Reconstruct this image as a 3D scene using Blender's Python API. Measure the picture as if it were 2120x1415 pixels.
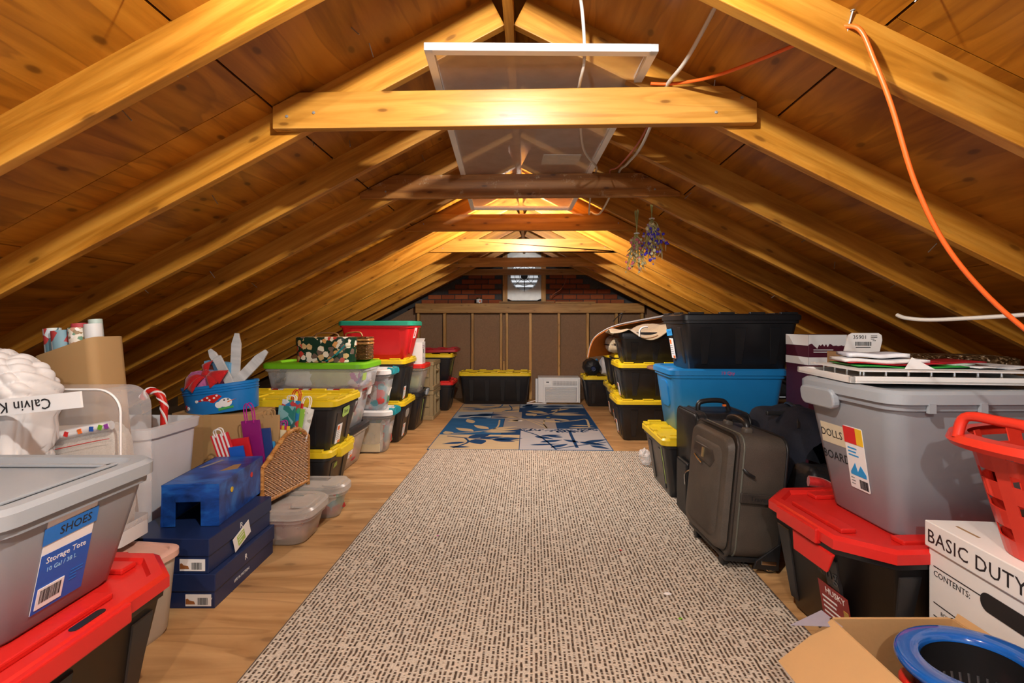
import bpy, bmesh, math, random
from mathutils import Matrix, Vector, noise
R = math.radians
PI = math.pi
scene = bpy.context.scene
for o in list(bpy.data.objects):
    bpy.data.objects.remove(o, do_unlink=True)
COL = scene.collection

# ---------------------------------------------------------------- camera, world, exposure
cam_d = bpy.data.cameras.new('camera'); cam = bpy.data.objects.new('camera', cam_d); COL.objects.link(cam)
cam.location = (0, 0, 1.22); cam.rotation_euler = (R(90), 0, R(1.928))
cam_d.sensor_width = 36; cam_d.lens = 1040 / 2120 * 36; cam_d.shift_y = -35 / 2120; cam_d.clip_start = .02
scene.camera = cam
wd = bpy.data.worlds.new('world'); scene.world = wd; wd.use_nodes = True
wd.node_tree.nodes['Background'].inputs[0].default_value = (.93, .96, 1, 1)
wd.node_tree.nodes['Background'].inputs[1].default_value = .22
scene.view_settings.view_transform = 'Standard'; scene.view_settings.look = 'None'
scene.view_settings.gamma = 1; scene.view_settings.exposure = 1.85; scene.view_settings.use_curve_mapping = False
BULBS = [((-.08, .75, 2.415), 0, 66, 'bare light bulb under the ridge board just ahead of the camera'),
         ((.0, 4.482, 2.150), 90, 70, 'bare light bulb on the back of the third collar tie'),
         ((-.08, -1.2, 2.415), 0, 52, 'unseen fill bulb added under the ridge board behind the camera')]  # this last bulb is an added fill light, out of view

# ---------------------------------------------------------------- mesh helpers
def empty(name, loc=(0, 0, 0), rot=(0, 0, 0), parent=None):
    o = bpy.data.objects.new(name, None); COL.objects.link(o); o.empty_display_size = .05
    o.location = loc; o.rotation_euler = rot if hasattr(rot, '__len__') else (0, 0, rot)
    o.parent = parent
    return o
def tag(o, label=None, cat=None, group=None, kind=None):
    if label: o['label'] = label
    if cat: o['category'] = cat
    if group: o['group'] = group
    if kind: o['kind'] = kind
    return o
def thing(name, label, cat, loc=(0, 0, 0), rot=0, group=None):
    return tag(empty(name, loc, rot), label, cat, group)
def frame(o, u, v):
    u = Vector(u).normalized(); v = Vector(v); n = u.cross(v).normalized(); v = n.cross(u)
    return Matrix(((u.x, v.x, n.x, o[0]), (u.y, v.y, n.y, o[1]), (u.z, v.z, n.z, o[2]), (0, 0, 0, 1)))
def rrect(hx, hy, r, z=0, n=4, cx=0, cy=0):
    r = min(r, hx * .999, hy * .999); out = []
    for (sx, sy, a0) in ((1, 1, 0), (-1, 1, 90), (-1, -1, 180), (1, -1, 270)):
        for k in range(n + 1):
            a = R(a0 + 90 * k / n)
            out.append((cx + sx * (hx - r) + r * math.cos(a), cy + sy * (hy - r) + r * math.sin(a), z))
    return out
def smoothpath(pts, k=6):
    pts = [Vector(p) for p in pts]; out = []
    for i in range(len(pts) - 1):
        p0 = pts[max(i - 1, 0)]; p1 = pts[i]; p2 = pts[i + 1]; p3 = pts[min(i + 2, len(pts) - 1)]
        for j in range(k):
            t = j / k
            out.append(.5 * ((2 * p1) + (p2 - p0) * t + (2 * p0 - 5 * p1 + 4 * p2 - p3) * t * t + (3 * p1 - p0 - 3 * p2 + p3) * t ** 3))
    out.append(pts[-1]); return out
class MB:
    def __init__(s): s.v = []; s.f = []; s.isl = []
    def add(s, vs, fs, M=None):
        o = len(s.v); s.isl.append((o, len(s.f)))
        s.v += [tuple(M @ Vector(p)) if M else tuple(p) for p in vs]
        s.f += [tuple(i + o for i in f) for f in fs]; return s
    def box(s, c, d, M=None):
        x, y, z = c; a, b, e = d[0] / 2, d[1] / 2, d[2] / 2
        vs = [(x + i * a, y + j * b, z + k * e) for k in (-1, 1) for j in (-1, 1) for i in (-1, 1)]
        return s.add(vs, [(0, 2, 3, 1), (4, 5, 7, 6), (0, 1, 5, 4), (2, 6, 7, 3), (0, 4, 6, 2), (1, 3, 7, 5)], M)
    def bx(s, x0, x1, y0, y1, z0, z1, M=None):
        return s.box(((x0 + x1) / 2, (y0 + y1) / 2, (z0 + z1) / 2), (x1 - x0, y1 - y0, z1 - z0), M)
    def loft(s, rings, c0=True, c1=True, M=None):
        n = len(rings[0]); vs = [p for r in rings for p in r]; fs = []
        for i in range(len(rings) - 1):
            for j in range(n):
                k = (j + 1) % n; fs.append((i * n + j, i * n + k, (i + 1) * n + k, (i + 1) * n + j))
        if c0: fs.append(tuple(range(n - 1, -1, -1)))
        if c1: fs.append(tuple(range((len(rings) - 1) * n, len(rings) * n)))
        return s.add(vs, fs, M)
    def tube(s, pts, r, n=6, closed=False, M=None):
        pts = [Vector(p) for p in pts]; rings = []; N = len(pts); up = None
        for i, p in enumerate(pts):
            a = pts[(i - 1) % N] if closed or i > 0 else p
            b = pts[(i + 1) % N] if closed or i < N - 1 else p
            t = (b - a).normalized()
            if up is None: up = Vector((0, 0, 1)) if abs(t.z) < .9 else Vector((1, 0, 0))
            w = t.cross(up)
            if w.length < 1e-5: w = t.cross(Vector((.3, 1, .2)))
            w.normalize(); up = w.cross(t).normalized()
            rr = r[i] if hasattr(r, '__len__') else r
            rings.append([tuple(p + (w * math.cos(2 * PI * k / n) + up * math.sin(2 * PI * k / n)) * rr) for k in range(n)])
        if closed: rings.append(rings[0])
        return s.loft(rings, not closed, not closed, M)
    def prism(s, poly, z0, z1, M=None):
        return s.loft([[(p[0], p[1], z0) for p in poly], [(p[0], p[1], z1) for p in poly]], True, True, M)
    def lathe(s, prof, n=24, M=None, sx=1, sy=1, c0=False, c1=False):
        return s.loft([[(r * sx * math.cos(2 * PI * k / n), r * sy * math.sin(2 * PI * k / n), z) for k in range(n)] for r, z in prof], c0, c1, M)
    def grid(s, fn, nu, nv, M=None, wrap=False):
        vs = [fn(i / nu, j / nv) for j in range(nv + 1) for i in range(nu + 1)]
        fs = [(j * (nu + 1) + i, j * (nu + 1) + i + 1, (j + 1) * (nu + 1) + i + 1, (j + 1) * (nu + 1) + i) for j in range(nv) for i in range(nu)]
        return s.add(vs, fs, M)
    def blob(s, c, d, seed=0, amp=.12, sc=2.2, nu=28, nv=16, e=.6, M=None):
        def pw(a): return math.copysign(abs(a) ** e, a)
        def fn(u, v):
            a = u * 2 * PI; b = (v - .5) * PI
            x = pw(math.cos(b)) * pw(math.cos(a)); y = pw(math.cos(b)) * pw(math.sin(a)); z = pw(math.sin(b))
            q = Vector((math.cos(a) * math.cos(b), math.sin(a) * math.cos(b), math.sin(b)))
            k = 1 + amp * noise.noise(q * sc + Vector((seed * 7.1, seed * 3.3, seed))) + amp * .5 * noise.noise(q * sc * 2.7 + Vector((seed, 4, 9)))
            return (c[0] + x * d[0] / 2 * k, c[1] + y * d[1] / 2 * k, c[2] + z * d[2] / 2 * k)
        return s.grid(fn, nu, nv, M)
    def mesh(s, name, smooth=None):
        me = bpy.data.meshes.new(name); me.from_pydata(s.v, [], s.f)
        bm = bmesh.new(); bm.from_mesh(me); bmesh.ops.remove_doubles(bm, verts=bm.verts, dist=1e-6)
        bmesh.ops.recalc_face_normals(bm, faces=bm.faces); bm.to_mesh(me); bm.free()
        if smooth:
            me.polygons.foreach_set('use_smooth', [True] * len(me.polygons)); me.set_sharp_from_angle(angle=R(smooth))
        me.update(); return me
    def build(s, name, mat, parent=None, smooth=None, bevel=0, loc=(0, 0, 0), rot=(0, 0, 0), M=None, label=None, kind=None, seg=2):
        me = s.mesh(name, smooth)
        if mat: me.materials.append(mat)
        return put(name, me, parent, loc, rot, M, bevel, label, kind, seg)
def each(m, name, mat, parent, **kw):
    """every piece added to m becomes an object of its own"""
    for i, (v0, f0) in enumerate(m.isl):
        v1, f1 = m.isl[i + 1] if i + 1 < len(m.isl) else (len(m.v), len(m.f))
        q = MB(); vs = m.v[v0:v1]; c = [sum(a) / len(vs) for a in zip(*vs)]
        q.v = [(a[0] - c[0], a[1] - c[1], a[2] - c[2]) for a in vs]; q.f = [tuple(j - v0 for j in f) for f in m.f[f0:f1]]
        M = kw.get('M'); k2 = dict(kw); k2['M'] = (M if M is not None else Matrix.Identity(4)) @ Matrix.Translation(c)
        q.build(name, mat, parent, **k2)
def put(name, me, parent=None, loc=(0, 0, 0), rot=(0, 0, 0), M=None, bevel=0, label=None, kind=None, seg=2):
    o = bpy.data.objects.new(name, me); COL.objects.link(o); o.parent = parent
    if M is not None: o.matrix_local = M
    else:
        o.location = loc; o.rotation_euler = rot
    if bevel:
        b = o.modifiers.new('bevel', 'BEVEL'); b.width = bevel; b.segments = seg; b.limit_method = 'ANGLE'; b.angle_limit = R(40)
    return tag(o, label, None, None, kind)
def text(parent, body, M, size, mat, name='lettering', align='CENTER', shear=0, space=1.0, label=None):
    cu = bpy.data.curves.new('text', 'FONT'); cu.body = body; cu.size = size; cu.align_x = align; cu.align_y = 'CENTER'
    cu.shear = shear; cu.space_character = space; cu.resolution_u = 2; cu.extrude = .0003
    to = bpy.data.objects.new('text', cu); COL.objects.link(to)
    dg = bpy.context.evaluated_depsgraph_get(); dg.update()
    me = bpy.data.meshes.new_from_object(to.evaluated_get(dg)); bpy.data.objects.remove(to, do_unlink=True)
    me.materials.clear(); me.materials.append(mat)
    return put(name, me, parent, M=M, label=label)
def at(M, u, v, w=0, ang=0):
    return M @ Matrix.Translation((u, v, w)) @ Matrix.Rotation(R(ang), 4, 'Z')
def plate(parent, M, w, h, mat, name='label_sticker', t=.0016, r=0, label=None):
    m = MB()
    if r: m.prism([p[:2] for p in rrect(w / 2, h / 2, r, n=3)], 0, t)
    else: m.box((0, 0, t / 2), (w, h, t))
    return m.build(name, mat, parent, M=M, label=label)
def barcode(parent, M, w, h, mat, seed=1):
    rnd = random.Random(seed); m = MB(); x = -w / 2
    while x < w / 2:
        a = rnd.uniform(.25, 1) * w / 26; m.bx(x, x + a, -h / 2, h / 2, 0, .0006); x += a + rnd.uniform(.4, 1) * w / 24
    return m.build('barcode', mat, parent, M=M)
def textlines(parent, M, w, n, gap, mat, seed=1, th=.3, name='small_print'):
    rnd = random.Random(seed); m = MB()
    for i in range(n):
        ww = w * rnd.uniform(.5, 1); m.bx(-w / 2, -w / 2 + ww, -i * gap, -i * gap + gap * th, 0, .0006)
    return m.build(name, mat, parent, M=M)
def poly(parent, M, pts, mat, name, t=.001, label=None):
    m = MB(); m.prism(pts, 0, t); return m.build(name, mat, parent, M=M, label=label)

# ---------------------------------------------------------------- materials
MATS = {}
def newmat(name):
    m = bpy.data.materials.new(name); m.use_nodes = True; nt = m.node_tree
    return m, nt, nt.nodes, nt.links, nt.nodes['Principled BSDF']
def setspec(p, v): p.inputs['Specular IOR Level'].default_value = v
def plain(name, col, rough=.5, spec=.5, metal=0, var=.12, vs=9, bump=0, bs=120, alpha=1, coat=0, sub=0):
    if name in MATS: return MATS[name]
    m, nt, N, Lk, p = newmat(name)
    tc = N.new('ShaderNodeTexCoord'); nz = N.new('ShaderNodeTexNoise'); nz.inputs['Scale'].default_value = vs; nz.inputs['Detail'].default_value = 4
    Lk.new(tc.outputs['Object'], nz.inputs['Vector'])
    mx = N.new('ShaderNodeMix'); mx.data_type = 'RGBA'
    mx.inputs[6].default_value = [c * (1 - var) for c in col] + [1]; mx.inputs[7].default_value = [min(c * (1 + var), 1) for c in col] + [1]
    Lk.new(nz.outputs['Fac'], mx.inputs[0]); Lk.new(mx.outputs[2], p.inputs['Base Color'])
    p.inputs['Roughness'].default_value = rough; setspec(p, spec); p.inputs['Metallic'].default_value = metal
    p.inputs['Coat Weight'].default_value = coat
    if alpha < 1: p.inputs['Alpha'].default_value = alpha
    if bump:
        n2 = N.new('ShaderNodeTexNoise'); n2.inputs['Scale'].default_value = bs; Lk.new(tc.outputs['Object'], n2.inputs['Vector'])
        b = N.new('ShaderNodeBump'); b.inputs['Strength'].default_value = bump; b.inputs['Distance'].default_value = .004
        Lk.new(n2.outputs['Fac'], b.inputs['Height']); Lk.new(b.outputs['Normal'], p.inputs['Normal'])
    MATS[name] = m; return m
def ramp(N, stops):
    r = N.new('ShaderNodeValToRGB'); e = r.color_ramp.elements
    while len(e) < len(stops): e.new(.5)
    for el, (pos, c) in zip(e, stops): el.position = pos; el.color = tuple(c) + (1,)
    return r
def wood(name, cols, grain=(1.2, 16, 16), rough=.42, knots=.5, coat=.0, kn=(1.6, 5), stains=None, bump=.25, figure=None):
    """long grain along local X; cols dark, mid, light"""
    m, nt, N, Lk, p = newmat(name)
    tc = N.new('ShaderNodeTexCoord'); oi = N.new('ShaderNodeObjectInfo')
    mul = N.new('ShaderNodeVectorMath'); mul.operation = 'SCALE'; mul.inputs[0].default_value = (37, 11, 23); Lk.new(oi.outputs['Random'], mul.inputs['Scale'])
    add = N.new('ShaderNodeVectorMath'); add.operation = 'ADD'; Lk.new(tc.outputs['Object'], add.inputs[0]); Lk.new(mul.outputs[0], add.inputs[1])
    nz0 = N.new('ShaderNodeTexNoise'); nz0.inputs['Scale'].default_value = 1.5; Lk.new(add.outputs[0], nz0.inputs['Vector'])
    mp = N.new('ShaderNodeMapping'); mp.inputs['Scale'].default_value = grain; Lk.new(add.outputs[0], mp.inputs['Vector'])
    dis = N.new('ShaderNodeMix'); dis.data_type = 'RGBA'; dis.inputs[0].default_value = .12; Lk.new(mp.outputs[0], dis.inputs[6]); Lk.new(nz0.outputs['Color'], dis.inputs[7])
    nz = N.new('ShaderNodeTexNoise'); nz.inputs['Scale'].default_value = 1.3; nz.inputs['Detail'].default_value = 6; nz.inputs['Roughness'].default_value = .6; nz.inputs['Distortion'].default_value = .6
    Lk.new(dis.outputs[2], nz.inputs['Vector'])
    rp = ramp(N, [(.36, cols[0]), (.5, cols[1]), (.64, cols[2])]); Lk.new(nz.outputs['Fac'], rp.inputs[0])
    # broad tone drift along the board
    big = N.new('ShaderNodeTexNoise'); big.inputs['Scale'].default_value = 1.1; big.inputs['Detail'].default_value = 2; Lk.new(add.outputs[0], big.inputs['Vector'])
    hs = N.new('ShaderNodeHueSaturation'); mr = N.new('ShaderNodeMapRange'); mr.inputs[1].default_value = .3; mr.inputs[2].default_value = .7; mr.inputs[3].default_value = .82; mr.inputs[4].default_value = 1.15
    Lk.new(big.outputs['Fac'], mr.inputs[0]); Lk.new(mr.outputs[0], hs.inputs['Value']); Lk.new(rp.outputs[0], hs.inputs['Color'])
    # per-board tone
    mr2 = N.new('ShaderNodeMapRange'); mr2.inputs[3].default_value = .86; mr2.inputs[4].default_value = 1.1; Lk.new(oi.outputs['Random'], mr2.inputs[0])
    hs2 = N.new('ShaderNodeHueSaturation'); Lk.new(mr2.outputs[0], hs2.inputs['Value']); Lk.new(hs.outputs[0], hs2.inputs['Color'])
    last = hs2.outputs[0]
    if figure:
        fm = N.new('ShaderNodeMapping'); fm.inputs['Scale'].default_value = figure[0]; Lk.new(add.outputs[0], fm.inputs['Vector'])
        fz = N.new('ShaderNodeTexNoise'); fz.inputs['Scale'].default_value = 1; fz.inputs['Detail'].default_value = 2.5; fz.inputs['Distortion'].default_value = .5; Lk.new(fm.outputs[0], fz.inputs['Vector'])
        f1 = N.new('ShaderNodeMath'); f1.operation = 'MULTIPLY'; f1.inputs[1].default_value = figure[1]; Lk.new(fz.outputs['Fac'], f1.inputs[0])
        f2 = N.new('ShaderNodeMath'); f2.operation = 'FRACT'; Lk.new(f1.outputs[0], f2.inputs[0])
        fr = ramp(N, [(0, (0, 0, 0)), (.72, (.35, .35, .35)), (.93, (1, 1, 1)), (1, (0, 0, 0))]); Lk.new(f2.outputs[0], fr.inputs[0])
        f3 = N.new('ShaderNodeMath'); f3.operation = 'MULTIPLY'; f3.inputs[1].default_value = figure[2]; Lk.new(fr.outputs[0], f3.inputs[0])
        mx = N.new('ShaderNodeMix'); mx.data_type = 'RGBA'; mx.inputs[7].default_value = (cols[0][0] * .62, cols[0][1] * .55, cols[0][2] * .5, 1)
        Lk.new(f3.outputs[0], mx.inputs[0]); Lk.new(last, mx.inputs[6]); last = mx.outputs[2]
    if knots:
        sx = N.new('ShaderNodeSeparateXYZ'); Lk.new(add.outputs[0], sx.inputs[0]); yz = N.new('ShaderNodeMath'); Lk.new(sx.outputs[1], yz.inputs[0]); Lk.new(sx.outputs[2], yz.inputs[1])
        cx = N.new('ShaderNodeCombineXYZ'); Lk.new(sx.outputs[0], cx.inputs[0]); Lk.new(yz.outputs[0], cx.inputs[1])
        km = N.new('ShaderNodeMapping'); km.inputs['Scale'].default_value = (kn[0], kn[1], 1); Lk.new(cx.outputs[0], km.inputs['Vector'])
        vo = N.new('ShaderNodeTexVoronoi'); vo.voronoi_dimensions = '2D'; vo.inputs['Scale'].default_value = 1.0; Lk.new(km.outputs[0], vo.inputs['Vector'])
        kr = ramp(N, [(.0, (1, 1, 1)), (.035, (.9, .9, .9)), (.06, (.25, .25, .25)), (.16, (0, 0, 0))]); Lk.new(vo.outputs['Distance'], kr.inputs[0])
        km2 = N.new('ShaderNodeMath'); km2.operation = 'MULTIPLY'; km2.inputs[1].default_value = knots; Lk.new(kr.outputs[0], km2.inputs[0])
        mx = N.new('ShaderNodeMix'); mx.data_type = 'RGBA'; mx.inputs[7].default_value = (cols[0][0] * .35, cols[0][1] * .3, cols[0][2] * .3, 1)
        Lk.new(km2.outputs[0], mx.inputs[0]); Lk.new(last, mx.inputs[6]); last = mx.outputs[2]
    if stains:
        sn = N.new('ShaderNodeTexNoise'); sn.inputs['Scale'].default_value = stains[1]; sn.inputs['Detail'].default_value = 8; sn.inputs['Roughness'].default_value = .75; Lk.new(add.outputs[0], sn.inputs['Vector'])
        sr = ramp(N, [(stains[2], (0, 0, 0)), (stains[2] + .08, (1, 1, 1))]); Lk.new(sn.outputs['Fac'], sr.inputs[0])
        sm = N.new('ShaderNodeMath'); sm.operation = 'MULTIPLY'; sm.inputs[1].default_value = .6; Lk.new(sr.outputs[0], sm.inputs[0])
        mx = N.new('ShaderNodeMix'); mx.data_type = 'RGBA'; mx.inputs[7].default_value = tuple(stains[0]) + (1,)
        Lk.new(sm.outputs[0], mx.inputs[0]); Lk.new(last, mx.inputs[6]); last = mx.outputs[2]
    Lk.new(last, p.inputs['Base Color'])
    p.inputs['Roughness'].default_value = rough; setspec(p, .4); p.inputs['Coat Weight'].default_value = coat; p.inputs['Coat Roughness'].default_value = .25
    b = N.new('ShaderNodeBump'); b.inputs['Strength'].default_value = bump; b.inputs['Distance'].default_value = .003
    Lk.new(nz.outputs['Fac'], b.inputs['Height']); Lk.new(b.outputs['Normal'], p.inputs['Normal'])
    MATS[name] = m; return m
def clear(name, col, op=.3, rough=.12, haze=0):
    m, nt, N, Lk, p = newmat(name)
    p.inputs['Base Color'].default_value = tuple(col) + (1,); p.inputs['Roughness'].default_value = rough; setspec(p, .6)
    tr = N.new('ShaderNodeBsdfTransparent'); tr.inputs[0].default_value = (.97, .97, .97, 1)
    lw = N.new('ShaderNodeLayerWeight'); lw.inputs[0].default_value = .35
    mr = N.new('ShaderNodeMapRange'); mr.inputs[3].default_value = op; mr.inputs[4].default_value = min(1, op + .5); Lk.new(lw.outputs['Facing'], mr.inputs[0])
    tc = N.new('ShaderNodeTexCoord'); nz = N.new('ShaderNodeTexNoise'); nz.inputs['Scale'].default_value = 12; nz.inputs['Detail'].default_value = 5; Lk.new(tc.outputs['Object'], nz.inputs['Vector'])
    md = N.new('ShaderNodeMath'); md.operation = 'MULTIPLY_ADD'; md.inputs[1].default_value = .2; Lk.new(nz.outputs['Fac'], md.inputs[0]); Lk.new(mr.outputs[0], md.inputs[2])
    ms = N.new('ShaderNodeMath'); ms.operation = 'SUBTRACT'; ms.inputs[1].default_value = .1; ms.use_clamp = True; Lk.new(md.outputs[0], ms.inputs[0])
    mx = N.new('ShaderNodeMixShader'); Lk.new(ms.outputs[0], mx.inputs[0]); Lk.new(tr.outputs[0], mx.inputs[1])
    if haze:
        tl = N.new('ShaderNodeBsdfTranslucent'); tl.inputs[0].default_value = tuple(col) + (1,); m2 = N.new('ShaderNodeMixShader'); m2.inputs[0].default_value = haze; Lk.new(p.outputs[0], m2.inputs[1]); Lk.new(tl.outputs[0], m2.inputs[2]); Lk.new(m2.outputs[0], mx.inputs[2])
    else: Lk.new(p.outputs[0], mx.inputs[2])
    Lk.new(mx.outputs[0], N['Material Output'].inputs[0]); MATS[name] = m; return m
def fabric(name, col, col2=None, scale=300, rough=.9, bump=.3, sheen=.3):
    m, nt, N, Lk, p = newmat(name); col2 = col2 or [c * .75 for c in col]
    tc = N.new('ShaderNodeTexCoord'); w = N.new('ShaderNodeTexNoise'); w.inputs['Scale'].default_value = scale; Lk.new(tc.outputs['Object'], w.inputs['Vector'])
    w2 = N.new('ShaderNodeTexNoise'); w2.inputs['Scale'].default_value = 7; Lk.new(tc.outputs['Object'], w2.inputs['Vector'])
    mm = N.new('ShaderNodeMath'); mm.operation = 'MULTIPLY_ADD'; mm.inputs[1].default_value = .5; Lk.new(w.outputs['Fac'], mm.inputs[0])
    m3 = N.new('ShaderNodeMath'); m3.operation = 'MULTIPLY'; m3.inputs[1].default_value = .5; Lk.new(w2.outputs['Fac'], m3.inputs[0]); Lk.new(m3.outputs[0], mm.inputs[2])
    rp = ramp(N, [(.35, col2), (.62, col)]); Lk.new(mm.outputs[0], rp.inputs[0]); Lk.new(rp.outputs[0], p.inputs['Base Color'])
    p.inputs['Roughness'].default_value = rough; setspec(p, .25); p.inputs['Sheen Weight'].default_value = sheen if max(col) > .2 else 0
    b = N.new('ShaderNodeBump'); b.inputs['Strength'].default_value = bump; b.inputs['Distance'].default_value = .002; Lk.new(w.outputs['Fac'], b.inputs['Height']); Lk.new(b.outputs['Normal'], p.inputs['Normal'])
    MATS[name] = m; return m
def blotch(name, stops, scale=20, rough=.5, feature=None, alpha=None):
    """patchwork print: random cell colours"""
    m, nt, N, Lk, p = newmat(name)
    tc = N.new('ShaderNodeTexCoord'); vo = N.new('ShaderNodeTexVoronoi'); vo.inputs['Scale'].default_value = scale; Lk.new(tc.outputs['Object'], vo.inputs['Vector'])
    rp = ramp(N, stops); rp.color_ramp.interpolation = 'CONSTANT'
    sp = N.new('ShaderNodeSeparateColor'); Lk.new(vo.outputs['Color'], sp.inputs[0])
    if feature:   # ground colour between the motifs
        nz = N.new('ShaderNodeTexNoise'); nz.inputs['Scale'].default_value = scale * 2.2; Lk.new(tc.outputs['Object'], nz.inputs['Vector'])
        Lk.new(sp.outputs[0], rp.inputs[0])
        ad = N.new('ShaderNodeMath'); ad.operation = 'MULTIPLY_ADD'; ad.inputs[1].default_value = .55; Lk.new(nz.outputs['Fac'], ad.inputs[0]); Lk.new(vo.outputs['Distance'], ad.inputs[2])
        st = N.new('ShaderNodeMath'); st.operation = 'GREATER_THAN'; st.inputs[1].default_value = .80; Lk.new(ad.outputs[0], st.inputs[0])
        mx = N.new('ShaderNodeMix'); mx.data_type = 'RGBA'; mx.inputs[7].default_value = tuple(feature) + (1,); Lk.new(st.outputs[0], mx.inputs[0]); Lk.new(rp.outputs[0], mx.inputs[6]); Lk.new(mx.outputs[2], p.inputs['Base Color'])
    else:
        Lk.new(sp.outputs[0], rp.inputs[0]); Lk.new(rp.outputs[0], p.inputs['Base Color'])
    p.inputs['Roughness'].default_value = rough; MATS[name] = m; return m
def stripes(name, a, b, scale, axis='X', rough=.6):
    m, nt, N, Lk, p = newmat(name); tc = N.new('ShaderNodeTexCoord'); w = N.new('ShaderNodeTexWave'); w.bands_direction = axis; w.inputs['Scale'].default_value = scale
    Lk.new(tc.outputs['Object'], w.inputs['Vector']); rp = ramp(N, [(.45, a), (.55, b)]); Lk.new(w.outputs['Fac'], rp.inputs[0]); Lk.new(rp.outputs[0], p.inputs['Base Color']); p.inputs['Roughness'].default_value = rough
    MATS[name] = m; return m
def dots(name, a, b, scale, th=.3, rough=.6):
    m, nt, N, Lk, p = newmat(name); tc = N.new('ShaderNodeTexCoord'); v = N.new('ShaderNodeTexVoronoi'); v.inputs['Scale'].default_value = scale; v.inputs['Randomness'].default_value = .45
    Lk.new(tc.outputs['Object'], v.inputs['Vector']); rp = ramp(N, [(th, b), (th + .04, a)]); Lk.new(v.outputs['Distance'], rp.inputs[0]); Lk.new(rp.outputs[0], p.inputs['Base Color']); p.inputs['Roughness'].default_value = rough
    MATS[name] = m; return m

RAFT = wood('rafter_wood', [(.33, .125, .010), (.48, .20, .020), (.60, .285, .040)], rough=.42, knots=.75, kn=(2.0, 6))
TIE = wood('pale_tie_wood', [(.40, .17, .022), (.51, .235, .036), (.60, .30, .06)], rough=.34, knots=.85, kn=(2.4, 7), figure=((.5, 9, 9), 5, .35))
TIED = wood('aged_tie_wood', [(.22, .08, .014), (.32, .125, .022), (.42, .18, .04)], rough=.42, knots=.85, kn=(2.6, 7), stains=((.62, .46, .27), 9, .57))
TIEO = wood('orange_tie_wood', [(.34, .135, .016), (.45, .195, .026), (.54, .26, .042)], rough=.4, knots=.85, kn=(2.6, 7))
STUD = wood('stud_wood', [(.36, .17, .04), (.48, .25, .07), (.58, .33, .10)], rough=.55, knots=.7, kn=(3, 7))
PLY = wood('roof_plywood', [(.26, .088, .006), (.40, .150, .010), (.50, .205, .018)], grain=(1.0, 8, 8), rough=.36, knots=.85, kn=(2.2, 4.0), bump=.35, figure=((.7, 4.5, 4.5), 7, .5))
FLOORPLY = wood('floor_plywood', [(.36, .19, .07), (.50, .29, .12), (.60, .37, .165)], grain=(.9, 7, 7), rough=.5, knots=.55, kn=(1.6, 3.5), bump=.15, figure=((.6, 3.2, 3.2), 8, .45))
DARKDECK = plain('dark_deck', (.05, .025, .008), .8)
BLACK = plain('black_plastic', (.014, .014, .016), .33, .5, var=.3)
YEL = plain('yellow_plastic', (.70, .50, .012), .38, var=.08)
RED = plain('red_plastic', (.58, .016, .012), .36, var=.1)
DRED = plain('dark_red_plastic', (.33, .012, .018), .4, var=.1)
REDB = plain('bright_red_plastic', (.62, .012, .016), .35, var=.08)
GREENLID = plain('lime_plastic', (.16, .48, .012), .35, var=.08)
TEALLID = plain('teal_green_plastic', (.015, .30, .19), .35)
TEAL = plain('teal_handle', (.01, .27, .33), .35)
BLUEP = plain('blue_plastic', (.016, .22, .56), .3, var=.06)
GREYP = plain('grey_plastic', (.265, .29, .325), .34, var=.06)
GREYL = plain('light_grey_plastic', (.32, .355, .39), .36, var=.06)
WHITEP = plain('white_plastic', (.72, .73, .74), .35, var=.05)
WHITEBIN = plain('white_bin_plastic', (.66, .68, .71), .4, var=.05)
CREAMP = plain('frosted_plastic', (.55, .50, .42), .4, alpha=.9)
PINKLID = plain('pink_lid', (.68, .42, .34), .4, var=.05)
KHAKI = plain('khaki_plastic', (.27, .20, .10), .55, var=.1)
WHITE = plain('white_print', (.82, .82, .82), .55, var=.03)
BLACKINK = plain('black_ink', (.012, .012, .014), .5)
GREYINK = plain('grey_ink', (.25, .25, .26), .6)
ORANGEINK = plain('orange_print', (.85, .17, .02), .5)
BLUEINK = plain('blue_print', (.012, .10, .48), .5)
TAPEBLUE = plain('blue_tape', (.02, .30, .68), .6)
TAPEDB = plain('dark_blue_tape', (.015, .17, .58), .6)
MASKTAPE = plain('masking_tape', (.62, .56, .40), .7)
LIMETAPE = plain('lime_tape', (.38, .55, .12), .6)
REDINK = plain('red_print', (.62, .02, .02), .5)
CARD = plain('cardboard', (.46, .28, .125), .8, .2, var=.08, vs=5, bump=.15, bs=60)
CARDD = plain('brown_cardboard', (.33, .20, .095), .8, .2, var=.1, vs=5)
WHITECARD = plain('white_cardboard', (.74, .73, .71), .6, .3, var=.03)
NAVYCARD = plain('navy_cardboard', (.009, .022, .085), .4, var=.1)
CHROME = plain('chrome', (.7, .7, .7), .2, metal=1)
STEEL = plain('galvanised_steel', (.36, .37, .37), .45, metal=.6, var=.2, vs=14)
ALU = plain('white_aluminium', (.78, .8, .82), .3, .5)
CLEAR = clear('clear_plastic', (.78, .80, .84), .22, .12)
FROST = clear('frosted_clear_plastic', (.62, .57, .52), .30, .25)
VINYL = clear('clear_vinyl', (.85, .85, .88), .10, .06)
GLASS = clear('dirty_glass', (.75, .66, .58), .20, .06, .6)
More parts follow.
